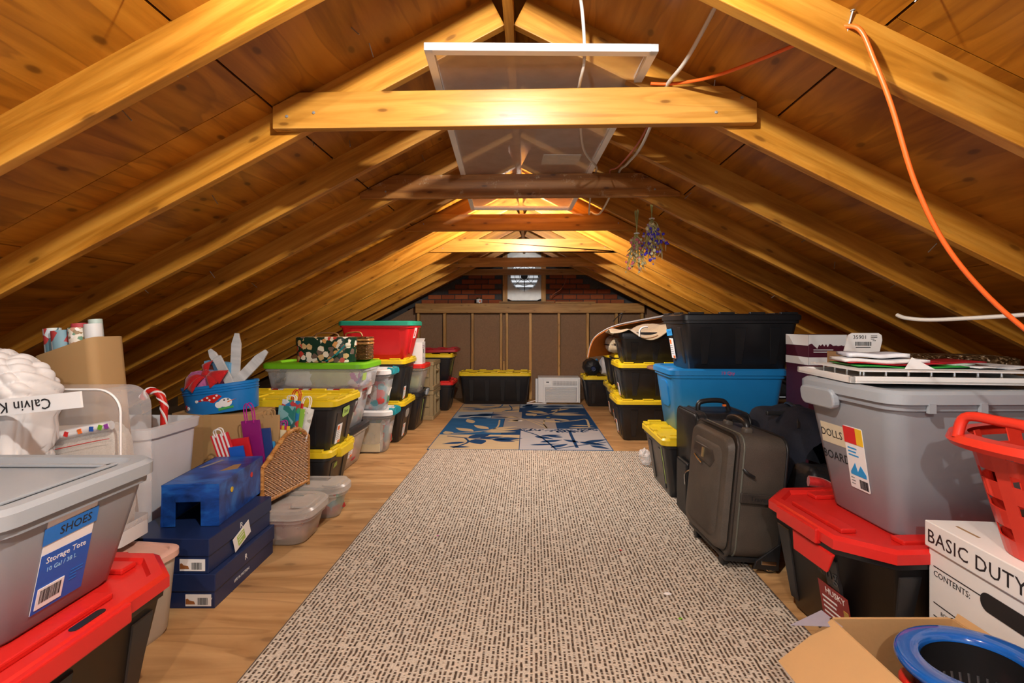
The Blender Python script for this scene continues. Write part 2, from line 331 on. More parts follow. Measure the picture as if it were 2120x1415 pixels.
# ---------------------------------------------------------------- the structure
RX, RZ, SL = -.08, 2.44, .514
ANG = math.atan(SL)
YB = 8.62
def under(x): return RZ - SL * abs(x - RX)
fl = MB().bx(-4.9, 4.9, -1.6, YB + .1, -.10, -.020).build('floor', DARKDECK); tag(fl, kind='structure')
fpan = MB().box((0, 0, -.009), (2.434, 1.214, .018)).mesh('floor_sheet'); fpan.materials.append(FLOORPLY)
for i, yy in enumerate([1.64 + 1.22 * k for k in range(-3, 6)]):
    off = .6 if i % 2 else -.62
    for k in range(-2, 3):
        x = off + 2.44 * k
        if abs(x) < 4.6: put('floor_sheet', fpan, fl, (x, yy, 0), bevel=.002, seg=1)
roof = MB()
for s in (-1, 1):
    c = Vector((RX + s * math.cos(ANG) * 2.8, 3.7, RZ - 2.8 * math.sin(ANG))) + Vector((s * math.sin(ANG), 0, math.cos(ANG))) * .19
    roof.box((0, 0, 0), (5.8, 10.2, .05), Matrix.Translation(c) @ Matrix.Rotation(s * ANG, 4, 'Y'))
roof = roof.build('ceiling', DARKDECK); tag(roof, kind='structure')
span = MB().box((0, 0, .006), (2.436, 1.212, .012)).mesh('sheathing_panel'); span.materials.append(PLY)
for s in (-1, 1):
    for r in range(5):
        for k in range(5):
            y = -.55 + 2.44 * k + (1.22 if r % 2 else 0) - (.5 if s > 0 else 0)
            if y - 1.22 > YB: continue
            d = .40 + 1.22 * r if s < 0 else .52 + 1.22 * r
            c = Vector((RX + s * math.cos(ANG) * d, y, RZ - d * math.sin(ANG))) + Vector((s * math.sin(ANG), 0, math.cos(ANG))) * .141
            put('sheathing_panel', span, roof, M=Matrix.Translation(c) @ Matrix.Rotation(s * ANG, 4, 'Y') @ Matrix.Rotation(PI / 2, 4, 'Z'))
rme = MB().bx(.0, 5.35, -.02, .02, 0, .14).mesh('rafter'); rme.materials.append(RAFT)
RY = [2.06 + .61 * (k - 2) for k in range(-1, 12)]
for y in RY:
    put('rafter', rme, roof, (RX + .019, y, RZ), (0, ANG, 0), bevel=.003)
    put('rafter', rme, roof, (RX - .019, y, RZ), (0, ANG, PI), bevel=.003)
MB().bx(-1.3, 8.5, -.019, .019, 0, .17).build('ridge_board', RAFT, roof, loc=(RX, 0, RZ - .025), rot=(0, 0, PI / 2), bevel=.003)
TIES = [(2.018, -1.036, .893, 2.012, 2.158, TIE, 'pale collar tie nearest the camera'), (3.238, -1.095, .958, 2.037, 2.186, TIED, 'dark scuffed collar tie'),
        (4.458, -1.105, .944, 2.052, 2.200, TIEO, None), (5.678, -1.144, 1.01, 2.042, 2.186, TIEO, None), (6.898, -1.156, 1.026, 2.014, 2.14, TIE, None), (8.118, -1.149, .984, 2.02, 2.12, TIE, None)]
for (y, xa, xb, za, zb, m, lab) in TIES:
    def top(x): return min(zb, under(x) + .153)
    xs = [xa]; pts = [(xa, za), (xb, za), (xb, top(xb))]
    kx = RX + (RZ + .153 - zb) / SL
    if kx < xb: pts.append((kx, zb))
    kl = RX - (RZ + .153 - zb) / SL
    if kl > xa: pts.append((kl, zb))
    pts.append((xa, top(xa)))
    b = MB(); b.loft([[(p[0], -.02, p[1]) for p in pts], [(p[0], .02, p[1]) for p in pts]])
    t = b.build('collar_tie', m, roof, loc=(0, y - .002, 0), bevel=.003, label=lab)
    nm = MB()
    for x in (xa + .06, xa + .17, xb - .06, xb - .16):
        nm.lathe([(0, 0), (.006, 0), (.006, .003), (0, .0035)], 8, Matrix.Translation((x, -.0205, za + .04 + .06 * random.Random(x).random())) @ Matrix.Rotation(PI / 2, 4, 'X'))
    each(nm, 'nail_head', STEEL, t)
# nails poking through the sheathing
nme = MB().tube([(0, 0, 0), (0, 0, -.05)], .0022, 6).mesh('nail'); nme.materials.append(STEEL)
rn = random.Random(4)
for k in range(46):
    s = 1 if k % 2 else -1; d = rn.uniform(.5, 2.6); y = rn.uniform(.9, 4.5)
    if min(abs(y - q) for q in RY) < .04: y += .09
    c = Vector((RX + s * math.cos(ANG) * d, y, RZ - d * math.sin(ANG))) + Vector((s * math.sin(ANG), 0, math.cos(ANG))) * .141
    put('nail', nme, roof, c, (rn.uniform(-.6, .6), rn.uniform(-.5, .5) + s * ANG, 0))

for sx, nm in ((-1, 'wall_left'), (1, 'wall_right')):
    tag(MB().bx(-.02, .02, -1.5, YB + .05, -.02, .30).build(nm, DARKDECK, None, loc=(RX + sx * 4.45, 0, 0)), kind='structure')
# back wall: brick gable, stud frame, fibreboard
BRICKY = YB
MORT = plain('grey_mortar', (.075, .075, .078), .9, .2, var=.3, vs=25, bump=.6, bs=50)
def brickmat():
    m, nt, N, Lk, p = newmat('red_brick'); oi = N.new('ShaderNodeObjectInfo'); tc = N.new('ShaderNodeTexCoord'); nz = N.new('ShaderNodeTexNoise'); nz.inputs['Scale'].default_value = 30; Lk.new(tc.outputs['Object'], nz.inputs['Vector'])
    rp = ramp(N, [(0, (.16, .035, .012)), (.6, (.34, .075, .02)), (1, (.45, .12, .035))]); ad = N.new('ShaderNodeMath'); ad.operation = 'MULTIPLY_ADD'; ad.inputs[1].default_value = .3; Lk.new(nz.outputs['Fac'], ad.inputs[0])
    ml = N.new('ShaderNodeMath'); ml.operation = 'MULTIPLY'; ml.inputs[1].default_value = .75; Lk.new(oi.outputs['Random'], ml.inputs[0]); Lk.new(ml.outputs[0], ad.inputs[2]); Lk.new(ad.outputs[0], rp.inputs[0]); Lk.new(rp.outputs[0], p.inputs['Base Color'])
    p.inputs['Roughness'].default_value = .85; b = N.new('ShaderNodeBump'); b.inputs['Strength'].default_value = .5; b.inputs['Distance'].default_value = .003; Lk.new(nz.outputs['Fac'], b.inputs['Height']); Lk.new(b.outputs['Normal'], p.inputs['Normal']); return m
FX0, FX1, FZ0, FZ1 = -.38, .225, 1.66, 2.24        # fan opening
w = MB()
w.bx(-4.9, FX0, BRICKY + .01, BRICKY + .1, 0, 2.75).bx(FX1, 4.9, BRICKY + .01, BRICKY + .1, 0, 2.75).bx(FX0, FX1, BRICKY + .01, BRICKY + .1, 0, FZ0).bx(FX0, FX1, BRICKY + .01, BRICKY + .1, FZ1, 2.75)
wall = w.build('wall_back', MORT); tag(wall, kind='structure')
BL, BH = .232, .088
bme = MB().box((0, 0, 0), (BL - .012, .03, BH - .014)).mesh('brick'); bme.materials.append(brickmat())
for r in range(9):
    z = 1.52 + BH * r; off = (BL / 2 if r % 2 else 0)
    for k in range(-9, 10):
        x = k * BL + off
        if abs(x - RX) > (RZ - z) / SL + .12: continue
        if FX0 - .12 < x < FX1 + .12 and z > FZ0 - .06 : continue
        put('brick', bme, wall, (x, BRICKY, z), bevel=.003, seg=1)
FIB = plain('brown_fibreboard', (.24, .145, .085), .85, .15, var=.22, vs=60, bump=.25, bs=90)
SY = 8.2
PX = [-1.849, -.925 - .45, -.925, -.445, -.365, .025, .49, .96, 1.425, 1.852]
PX = [-1.82, -1.385, -.925, -.455, -.36, .025, .49, .955, 1.42, 1.835]
pan_e = [-4.0, -1.82, -.925, .025, .955, 1.835, 4.0]
for a, b in zip(pan_e[:-1], pan_e[1:]):
    zt = 1.50 if -2 < a < 1.5 else 1.42
    if a < -3: pts = [(a, 0), (b, 0), (b, 1.5), (b - .1, 1.5), (a, .38)]
    elif b > 3: pts = [(a, 0), (b, 0), (b, .38), (a + .1, 1.5), (a, 1.5)]
    else: pts = [(a + .002, 0), (b - .002, 0), (b - .002, 1.5), (a + .002, 1.5)]
    MB().loft([[(p[0], SY + .092, p[1]) for p in pts], [(p[0], SY + .104, p[1]) for p in pts]]).build('fibreboard_panel', FIB, wall)
sme = MB().bx(0, 1.41, -.02, .02, -.045, .045).mesh('stud'); sme.materials.append(STUD)
for x in PX: put('stud', sme, wall, (x, SY + .046, 0), (PI / 2, -PI / 2, 0), bevel=.002)
MB().bx(0, .62, -.02, .02, -.045, .045).build('blocking', STUD, wall, loc=(-.408, SY + .06, 0), rot=(PI / 2, -PI / 2, 0), bevel=.002)
MB().bx(-1.855, 1.86, -.022, .022, 0, .155).build('header_board', STUD, wall, loc=(0, SY - .022, 1.41), bevel=.003)
MB().bx(-1.855, 1.86, -.07, .16, 0, .02).build('top_plate', STUD, wall, loc=(0, SY + .08, 1.545), bevel=.002)
MB().bx(-.5, .42, -.05, .05, 0, .02).build('ledger_strip', STUD, wall, loc=(0, SY + .21, 1.585), bevel=.002)
MB().bx(.44, 1.1, -.05, .05, 0, .02).build('ledger_strip', STUD, wall, loc=(0, SY + .21, 1.58), bevel=.002)
for s in (-1, 1):
    MB().bx(0, 1.0, -.02, .02, -.045, .045).build('post', DARKDECK, wall, loc=(s * 1.96, SY + .046, 0), rot=(PI / 2, -PI / 2, 0))
# ---------------------------------------------------------------- light bulbs
EM, nt, N, Lk, p = newmat('lit_bulb'); N.remove(p); e = N.new('ShaderNodeEmission'); e.inputs[0].default_value = (1, .88, .68, 1); e.inputs[1].default_value = 12
tr = N.new('ShaderNodeBsdfTransparent'); mx = N.new('ShaderNodeMixShader'); mx.inputs[0].default_value = .35; Lk.new(tr.outputs[0], mx.inputs[1]); Lk.new(e.outputs[0], mx.inputs[2]); Lk.new(mx.outputs[0], N['Material Output'].inputs[0])
for (loc, ax, W, lab) in BULBS:
    t = thing('light_bulb', lab, 'light bulb', loc, (R(ax), 0, 0))
    MB().lathe([(0, 0), (.05, 0), (.05, -.012), (.02, -.02), (.02, -.035), (0, -.035)], 20).build('porcelain_holder', WHITEP, t, smooth=40)
    MB().lathe([(.013, -.035), (.016, -.05), (.03, -.075), (.031, -.095), (.02, -.118), (0, -.125)], 20).build('glass_bulb', EM, t, smooth=60)
    ld = bpy.data.lights.new('bulb_light', 'POINT'); ld.energy = W; ld.color = (1, .965, .91); ld.shadow_soft_size = .028
    lo = bpy.data.objects.new('bulb_light', ld); COL.objects.link(lo); lo.parent = t; lo.location = (0, 0, -.085)
# ---------------------------------------------------------------- storm panel lying on the ties
g = thing('storm_panel', 'white framed glass storm door panel lying across the collar ties', 'glass panel', (-.009, 2.995, 2.2), (R(-.6), 0, R(2.6)))
GW, GL = .42, 1.2
for (x0, x1, y0, y1) in ((-GW, GW, -GL, -GL + .035), (-GW, GW, GL - .035, GL), (-GW, -GW + .032, -GL, GL), (GW - .032, GW, -GL, GL)):
    MB().bx(x0, x1, y0, y1, -.014, .014).build('frame_rail', ALU, g, bevel=.002)
MB().bx(-GW + .03, GW - .03, -GL + .03, GL - .03, -.003, .003).build('glass_pane', GLASS, g)
plate(g, Matrix.Translation((.2, .0, .004)), .22, .17, plain('paper_notice', (.7, .7, .68), .7), 'paper_notice')
# ---------------------------------------------------------------- exhaust fan
FY = BRICKY - .12
f = thing('exhaust_fan', 'round gable exhaust fan with white louvres in grey steel panel', 'fan', ((FX0 + FX1) / 2, FY, FZ0 - .03))
m = MB(); fw = (FX1 - FX0) / 2; cz = .41; rr = .24; n = 32
ring_o = []; ring_i = []
for k in range(n):
    a = 2 * PI * k / n + PI / n; c, s = math.cos(a), math.sin(a); q = max(abs(c) / fw, abs(s) / (cz)); q2 = 1 / q
    ring_o.append((c * q2, 0, cz + s * q2)); ring_i.append((c * rr, 0, cz + s * rr))
m.loft([ring_o, ring_i, [(x, .05, z) for x, _, z in ring_i], [(x, .05, z) for x, _, z in ring_o]], False, False)
m.build('steel_panel', STEEL, f)
for k in range(6):
    z = cz - .2 + k * .08; hw = math.sqrt(max(.24 ** 2 - (z - cz) ** 2, .003))
    MB().box((0, 0, 0), (2 * hw, .07, .004), Matrix.Rotation(R(-30), 4, 'X')).build('louvre', WHITEP, f, loc=(0, .09, z))
for r_ in (.08, .16, .235):
    MB().tube([(r_ * math.cos(2 * PI * k / 28), -.012, cz + r_ * math.sin(2 * PI * k / 28)) for k in range(28)], .004, 5, True).build('guard_ring', BLACK, f)
m = MB()
for k in range(4):
    a = R(45 * k); m.tube([(-.25 * math.cos(a), -.012, cz - .25 * math.sin(a)), (.25 * math.cos(a), -.012, cz + .25 * math.sin(a))], .004, 5)
each(m, 'guard_bar', BLACK, f)
MB().lathe([(0, -.06), (.05, -.06), (.06, .02), (0, .02)], 18, Matrix.Translation((0, 0, cz)) @ Matrix.Rotation(PI / 2, 4, 'X')).build('motor', BLACK, f, smooth=40)
m = MB(); m.tube(smoothpath([(.0, -.03, cz - .05), (.01, -.03, .22), (.0, -.03, .14)]), .004, 5); m.build('pull_cord', BLACK, f)
for s in (-1, 1): MB().bx(0, .85, -.02, .02, -.04, .04).build('side_post', STUD, f, loc=(s * (fw + .022), -.02, -.02), rot=(0, -PI / 2, 0), bevel=.002)
t = thing('paint_can', 'small silver paint can on the ledge above the stud wall', 'can', (-.83, SY + .17, 1.566))
MB().lathe([(0, 0), (.05, 0), (.052, .004), (.05, .01), (.05, .098), (.053, .102), (.05, .106), (.042, .1), (0, .1)], 20).build('tin', CHROME, t, smooth=40)
MB().lathe([(.0508, .02), (.0508, .08)], 20).build('paper_band', WHITE, t, smooth=40)
plate(t, frame((.02, -.0525, .045), (1, .2, 0), (0, 0, 1)), .03, .035, ORANGEINK, 'label_mark')

# ---------------------------------------------------------------- carpets
def carpetmat():
    m, nt, N, Lk, p = newmat('ribbed_beige_carpet'); tc = N.new('ShaderNodeTexCoord')
    nz = N.new('ShaderNodeTexNoise'); nz.inputs['Scale'].default_value = 30; nz.inputs['Detail'].default_value = 3; Lk.new(tc.outputs['Object'], nz.inputs['Vector'])
    vm = N.new('ShaderNodeVectorMath'); vm.operation = 'MULTIPLY_ADD'; vm.inputs[1].default_value = (.010, .01, 0); Lk.new(nz.outputs['Color'], vm.inputs[0]); Lk.new(tc.outputs['Object'], vm.inputs[2])
    def mth(op, a_, b_=None):
        q = N.new('ShaderNodeMath'); q.operation = op
        for i_, v_ in enumerate((a_, b_)):
            if v_ is None: continue
            if isinstance(v_, (int, float)): q.inputs[i_].default_value = v_
            else: Lk.new(v_, q.inputs[i_])
        return q.outputs[0]
    def sstep(v_, lo_, hi_, o0, o1):
        q = N.new('ShaderNodeMapRange'); q.interpolation_type = 'SMOOTHSTEP'; q.inputs[1].default_value = lo_; q.inputs[2].default_value = hi_; q.inputs[3].default_value = o0; q.inputs[4].default_value = o1; Lk.new(v_, q.inputs[0]); return q.outputs[0]
    sx = N.new('ShaderNodeSeparateXYZ'); Lk.new(vm.outputs[0], sx.inputs[0])
    xs = mth('DIVIDE', sx.outputs[0], .0175); col_ = mth('FLOOR', xs); d_ = mth('ABSOLUTE', mth('SUBTRACT', mth('FRACT', xs), .5))
    gap = sstep(d_, .10, .34, 1, 0)
    cv_ = N.new('ShaderNodeCombineXYZ'); Lk.new(mth('MULTIPLY', col_, 7.31), cv_.inputs[0]); Lk.new(mth('DIVIDE', sx.outputs[1], .0115), cv_.inputs[1])
    nn_ = N.new('ShaderNodeTexNoise'); nn_.noise_dimensions = '2D'; nn_.inputs['Scale'].default_value = 1; nn_.inputs['Detail'].default_value = 0; Lk.new(cv_.outputs[0], nn_.inputs['Vector'])
    dash = sstep(nn_.outputs['Fac'], .34, .54, 0, 1); drk = mth('MULTIPLY', gap, dash); lite = mth('SUBTRACT', 1, drk)
    nc_ = N.new('ShaderNodeTexNoise'); nc_.inputs['Scale'].default_value = 70; Lk.new(tc.outputs['Object'], nc_.inputs['Vector'])
    dk = ramp(N, [(.3, (.035, .024, .018)), (.5, (.08, .056, .04)), (.75, (.22, .145, .10))]); Lk.new(nc_.outputs['Fac'], dk.inputs[0])
    n2 = N.new('ShaderNodeTexNoise'); n2.inputs['Scale'].default_value = 160; Lk.new(tc.outputs['Object'], n2.inputs['Vector'])
    lt = ramp(N, [(.3, (.43, .375, .305)), (.65, (.61, .545, .46))]); Lk.new(n2.outputs['Fac'], lt.inputs[0])
    mx = N.new('ShaderNodeMix'); mx.data_type = 'RGBA'; Lk.new(lite, mx.inputs[0]); Lk.new(dk.outputs[0], mx.inputs[6]); Lk.new(lt.outputs[0], mx.inputs[7]); Lk.new(mx.outputs[2], p.inputs['Base Color'])
    p.inputs['Roughness'].default_value = .95; setspec(p, .1)
    b = N.new('ShaderNodeBump'); b.inputs['Strength'].default_value = .7; b.inputs['Distance'].default_value = .006; Lk.new(lite, b.inputs['Height']); Lk.new(b.outputs['Normal'], p.inputs['Normal']); return m
CZ = .012
t = thing('beige_carpet', 'ribbed beige and brown carpet runner covering the middle of the floor', 'carpet', (.058, 1.9, 0), R(-.3))
MB().bx(-1.04, 1.04, -2.6, 2.94, 0, CZ).build('pile', carpetmat(), t, bevel=.005)
m = MB()
for s in (-1, 1): m.tube([(s * 1.042, -2.6, .005), (s * 1.042, 2.94, .005)], .005, 6)
each(m, 'bound_edge', plain('carpet_edge', (.09, .07, .06), .9), t)
def rugmat(name, c1, c2):
    m, nt, N, Lk, p = newmat(name); tc = N.new('ShaderNodeTexCoord'); mp = N.new('ShaderNodeMapping'); mp.inputs['Scale'].default_value = (3, 90, 1); Lk.new(tc.outputs['Object'], mp.inputs['Vector'])
    nz = N.new('ShaderNodeTexNoise'); nz.inputs['Scale'].default_value = 1.6; nz.inputs['Detail'].default_value = 5; Lk.new(mp.outputs[0], nz.inputs['Vector']); rp = ramp(N, [(.35, c1), (.68, c2)]); Lk.new(nz.outputs['Fac'], rp.inputs[0]); Lk.new(rp.outputs[0], p.inputs['Base Color'])
    p.inputs['Roughness'].default_value = .95; setspec(p, .1); MATS[name] = m; return m
RB = rugmat('rug_navy', (.006, .026, .085), (.016, .055, .14)); RM = rugmat('rug_mid_blue', (.010, .055, .15), (.03, .115, .25)); RT = rugmat('rug_tan', (.37, .28, .165), (.46, .36, .22)); RG = rugmat('rug_grey', (.20, .175, .16), (.30, .26, .235)); RS = rugmat('rug_slate', (.20, .25, .29), (.33, .37, .40)); RP = rugmat('rug_pale', (.38, .35, .34), (.28, .31, .36))
t = thing('floral_rug', 'blue and tan patchwork rug with leaf pattern by the back wall', 'rug', (-.985, 4.85, 0), R(.2))
MB().bx(0, 1.795, 0, 2.77, 0, .008).build('rug_base', RB, t)
# patches x0,x1,y0,y1 measured on the rug (u from left edge, v from the near edge)
PT = [(.0, .89, .0, .66, RT), (.0, .68, .66, 1.62, RM), (.68, 1.32, 1.0, 1.62, RG), (.5, .9, 1.62, 1.9, RG), (.89, 1.795, .0, 1.0, RP), (1.32, 1.795, 1.0, 1.62, RB), (.0, .5, 1.62, 2.1, RS), (.5, .9, 1.9, 2.1, RG), (.0, .86, 2.1, 2.77, RT), (.86, 1.795, 2.45, 2.77, RS), (.9, 1.795, 1.62, 2.45, RB)]
for (a, b, c, d, mt) in PT: MB().bx(a + .004, b - .004, c + .004, d - .004, .008, .0092).build('rug_patch', mt, t)
m = MB()
for e in (((0, 0), (1.795, 0)), ((0, 2.77), (1.795, 2.77)), ((0, 0), (0, 2.77)), ((1.795, 0), (1.795, 2.77))):
    m.tube([(e[0][0], e[0][1], .006), (e[1][0], e[1][1], .006)], .006, 6)
each(m, 'bound_edge', RM, t)
def leaf(m, x, y, L, W, a, z):
    a = R(a); ca, sa = math.cos(a), math.sin(a); pts = []
    for k in range(9):
        q = k / 8; pts.append((q * L, W * math.sin(PI * q ** .8) * .5))
    for k in range(7, 0, -1):
        q = k / 8; pts.append((q * L, -W * math.sin(PI * q ** .8) * .5))
    m.prism([(x + p[0] * ca - p[1] * sa, y + p[0] * sa + p[1] * ca) for p in pts], .0085, z)
def stem(m, pts, w, z):
    P = smoothpath([(a, b, 0) for a, b in pts], 5); L = []; Rr = []
    for i, p in enumerate(P):
        d = (P[min(i + 1, len(P) - 1)] - P[max(i - 1, 0)]).normalized(); nn = Vector((-d.y, d.x, 0)) * w / 2; L.append(p + nn); Rr.append(p - nn)
    m.prism([(p.x, p.y) for p in L + Rr[::-1]], .0085, z)
zt = .0102
nv = MB(); berry = MB(); tn = MB(); mb = MB()
stem(nv, [(.1, .58), (.3, .50), (.55, .45), (.88, .40)], .022, zt); stem(nv, [(.3, .5), (.36, .3), (.24, .06)], .025, zt)
for a in ((.34, .5, .3, .16, 40), (.42, .44, .24, .18, -70), (.6, .43, .26, .11, -20), (.62, .46, .3, .12, 5), (.33, .3, -.24, .08, 20), (.2, .1, .2, .07, 0), (.46, .48, .26, .1, 18)): leaf(nv, *a, zt)
for a in ((1.05, .6, .24, .09, -35), (1.1, .32, .26, .09, 25), (1.0, .2, .3, .06, 10), (1.2, .1, .24, .08, 40), (1.5, .35, .3, .1, -30), (1.55, .32, .3, .09, 30), (1.5, .32, .2, .08, 140), (1.12, .62, .22, .08, 10), (1.35, .55, .2, .07, 160), (1.6, .2, .22, .08, -40)): leaf(nv, *a, zt)
stem(nv, [(.9, .9), (1.1, .6), (1.25, .02)], .02, zt); stem(nv, [(1.45, .9), (1.45, .6), (1.46, .1)], .032, zt); stem(nv, [(1.25, .05), (1.5, .2), (1.78, .34)], .02, zt)
rr_ = random.Random(3)
for (cx, cy, rx, ry, k) in ((1.02, .93, .14, .07, 34), (1.42, .88, .24, .09, 70), (1.66, .94, .12, .07, 26)):
    for _ in range(k):
        a = rr_.uniform(0, 6.3); q = math.sqrt(rr_.random()); berry.prism([(cx + q * rx * math.cos(a) + .016 * math.cos(b * PI / 3), cy + q * ry * math.sin(a) + .014 * math.sin(b * PI / 3)) for b in range(6)], .0085, zt)
for a in ((.06, 1.72, .26, .14, 35), (.18, 1.8, .34, .14, 12), (.3, 1.76, .36, .08, 20), (.5, 1.72, .26, .07, -10), (.2, 1.68, .3, .1, -8), (.3, 1.9, .3, .12, 5), (.9, 2.5, .28, .24, 30), (1.2, 2.56, .36, .2, 8), (1.5, 2.62, .3, .12, 0), (.93, 2.45, .2, .12, -30), (.95, 2.6, .2, .1, 60)): leaf(nv, *a, zt)
each(nv, 'leaf_print', RB, t); berry.build('berry_print', RB, t, kind='stuff')
stem(tn, [(.1, .7), (.35, .78), (.6, 1.0), (.62, 1.5)], .02, zt)
for a in ((.36, .82, .3, .13, 140), (.52, .95, .3, .12, 130), (.56, .95, .34, .1, 30), (.5, .86, .4, .1, 16), (.12, .68, .16, .12, 120), (.48, .8, .36, .09, 2), (.3, 1.3, .28, .11, 110)): leaf(tn, *a, zt)
stem(tn, [(.72, 1.8), (.95, 1.55), (1.2, 1.02)], .018, zt); stem(tn, [(.98, 1.55), (1.15, 1.3), (1.2, 1.02)], .018, zt); stem(tn, [(1.2, 1.6), (1.17, 1.3), (1.2, 1.02)], .018, zt)
for a in ((.86, 1.68, .24, .1, 170), (.72, 1.4, .26, .1, 30), (.9, 1.45, .2, .09, 150)): leaf(tn, *a, zt)
stem(tn, [(1.05, 1.8), (1.3, 2.0), (1.45, 2.4)], .02, zt); stem(tn, [(1.38, 1.4), (1.6, 1.52), (1.72, 1.58), (1.7, 1.1)], .026, zt)
for a in ((1.08, 1.84, .2, .16, 130), (1.25, 2.0, .34, .12, 150), (1.28, 1.98, .4, .1, 10), (1.3, 1.9, .46, .1, 0), (1.3, 2.2, .34, .1, 35), (1.2, 2.12, .24, .1, 160), (1.4, 1.4, .3, .1, 165), (1.5, 1.5, .26, .09, 150), (1.5, 1.2, .26, .05, -5), (1.46, 1.06, .3, .05, 0)): leaf(tn, *a, zt)
each(tn, 'leaf_print', RT, t)
stem(mb, [(.05, 2.3), (.3, 2.38), (.55, 2.5), (.6, 2.74)], .022, zt); stem(mb, [(.62, 2.12), (.75, 2.3), (.7, 2.7)], .018, zt)
for a in ((.3, 2.4, .3, .07, 170), (.3, 2.38, .3, .07, 12), (.2, 2.32, .3, .06, -12), (.5, 2.48, .3, .06, 10), (.1, 2.24, .3, .06, 5), (.64, 2.2, .26, .06, 20), (.5, 2.66, .26, .06, 175), (.7, 2.6, .2, .05, 10)): leaf(mb, *a, zt)
each(mb, 'leaf_print', RM, t)
# ---------------------------------------------------------------- storage totes
TD = {}
class Face: pass
def tote(label, x0, x1, y0, y1, z0, h, body, lid, rot=0, taper=.06, style='lug', r=.05, group=None, ribs=True, name='storage_tote', lidname='lid', rz=None, cham=False, nlip=True):
    L = (x1 - x0) / 2; W = (y1 - y0) / 2
    t = thing(name, label, 'storage tote', ((x0 + x1) / 2, (y0 + y1) / 2, z0), R(rot), group)
    n = 1 if cham else 4
    rr = .13 if cham else r
    m = MB(); ins = taper + .02; lo = h - .075
    rings = [rrect(L - ins - .012, W - ins - .012, rr * .7, 0, n), rrect(L - ins, W - ins, rr * .75, .012, n), rrect(L - .026, W - .026, rr * .9, lo, n)]
    if nlip: rings += [rrect(L - .012, W - .012, rr, lo + .006, n), rrect(L - .010, W - .010, rr, h - .04, n)]
    else: rings += [rrect(L - .022, W - .022, rr, h - .03, n)]
    m.loft(rings, True, False); m.build('body', body, t, smooth=50)
    if lid:
        b = .045
        m = MB()
        m.loft([rrect(L - .016, W - .016, rr, h - .05, n), rrect(L, W, rr, h - .046, n), rrect(L, W, rr, h - .012, n), rrect(L - .012, W - .012, rr, h, n), rrect(L - b, W - b, rr * .8, h, n), rrect(L - b - .012, W - b - .012, rr * .7, h - .016, n)], True, True)
        l = m.build(lidname, lid, t, smooth=35)
        if style == 'lug':
            m = MB()
            for (len_, k, ax) in ((2 * L, max(2, round(2 * L / .22)), 0), (2 * W, max(2, round(2 * W / .24)), 1)):
                for s in (-1, 1):
                    for i in range(k):
                        c = -len_ / 2 + len_ * (i + .5) / k; a = len_ / k * .5
                        if ax == 0: m.bx(c - a / 2, c + a / 2, s * (W - .02) - .016, s * (W - .02) + .016, h - .004, h + .012)
                        else: m.bx(s * (L - .02) - .016, s * (L - .02) + .016, c - a / 2, c + a / 2, h - .004, h + .012)
            each(m, 'lid_lug', lid, l, bevel=.004)
            m = MB()
            for i in range(3):
                x = (-.5 + i * .5) * L; m.bx(x - .012, x + .012, -W * .7, W * .7, h - .017, h - .008)
            for s in (-1, 1): m.bx(-L * .75, L * .75, s * W * .4 - .01, s * W * .4 + .01, h - .017, h - .009)
            each(m, 'lid_rib', lid, l, bevel=.003)
        if style == 'cham':
            m = MB()
            for s in (-1, 1):
                m.bx(-L * .55, L * .55, s * (W - .10) - .03, s * (W - .10) + .03, h - .016, h + .002)
                m.bx(s * (L - .10) - .03, s * (L - .10) + .03, -W * .45, W * .45, h - .016, h + .002)
                m.bx(s * L - .012, s * L + .012, -W * .38, W * .38, h - .062, h - .006)
                m.bx(-L * .28, L * .28, s * W - .012, s * W + .012, h - .06, h - .006)
            each(m, 'lid_rib', lid, l, bevel=.005)
    def face(side):
        slope = (taper - .006) / lo
        d = {'+x': (1, 0), '-x': (-1, 0), '+y': (0, 1), '-y': (0, -1)}[side]
        half = L if d[0] else W
        o = (d[0] * (half - ins), d[1] * (half - ins), .012)
        u = (-d[1], d[0], 0); v = (d[0] * slope, d[1] * slope, 1)
        return frame(o, u, v)
    if ribs:
        m = MB()
        for side, ln in (('-y', L), ('+x' if (x0 + x1) < 0 else '-x', W)):
            F = face(side); k = 4 if ln > .5 else (3 if ln > .35 else 2); w0 = .045; hh = lo - .03
            for i in range(k):
                c = -ln + 2 * ln * (i + .5) / k; c *= .86
                m.loft([[(c - w0 * .55, .03, -.004), (c + w0 * .55, .03, -.004), (c + w0, hh, -.004), (c - w0, hh, -.004)], [(c - w0 * .45, .038, .006), (c + w0 * .45, .038, .006), (c + w0 * .85, hh - .008, .006), (c - w0 * .85, hh - .008, .006)]], True, True, F)
        each(m, 'rib', body, t)
    t_ = Face(); t_.o = t; t_.face = face; t_.L = L; t_.W = W; t_.h = h; t_.z = z0
    return t_
def hd_label(T, side, u, v, s=1.0, ang=0):
    F = T.face(side); M = at(F, u, v, .0062, ang); k = plate(T.o, M, .085 * s, .13 * s, WHITE)
    poly(k, Matrix.Translation((-.018 * s, .042 * s, .0017)), [(-.017 * s, -.014 * s), (.017 * s, -.014 * s), (.017 * s, .014 * s), (-.017 * s, .014 * s)], ORANGEINK, 'orange_mark')
    textlines(k, Matrix.Translation((0, .015 * s, .0017)), .07 * s, 5, .013 * s, GREYINK, 3)
    poly(k, Matrix.Translation((.018 * s, -.055 * s, .0017)), [(-.02 * s, -.008 * s), (.02 * s, -.008 * s), (.02 * s, .008 * s), (-.02 * s, .008 * s)], ORANGEINK, 'orange_mark')
GB = 'black totes with yellow lids'
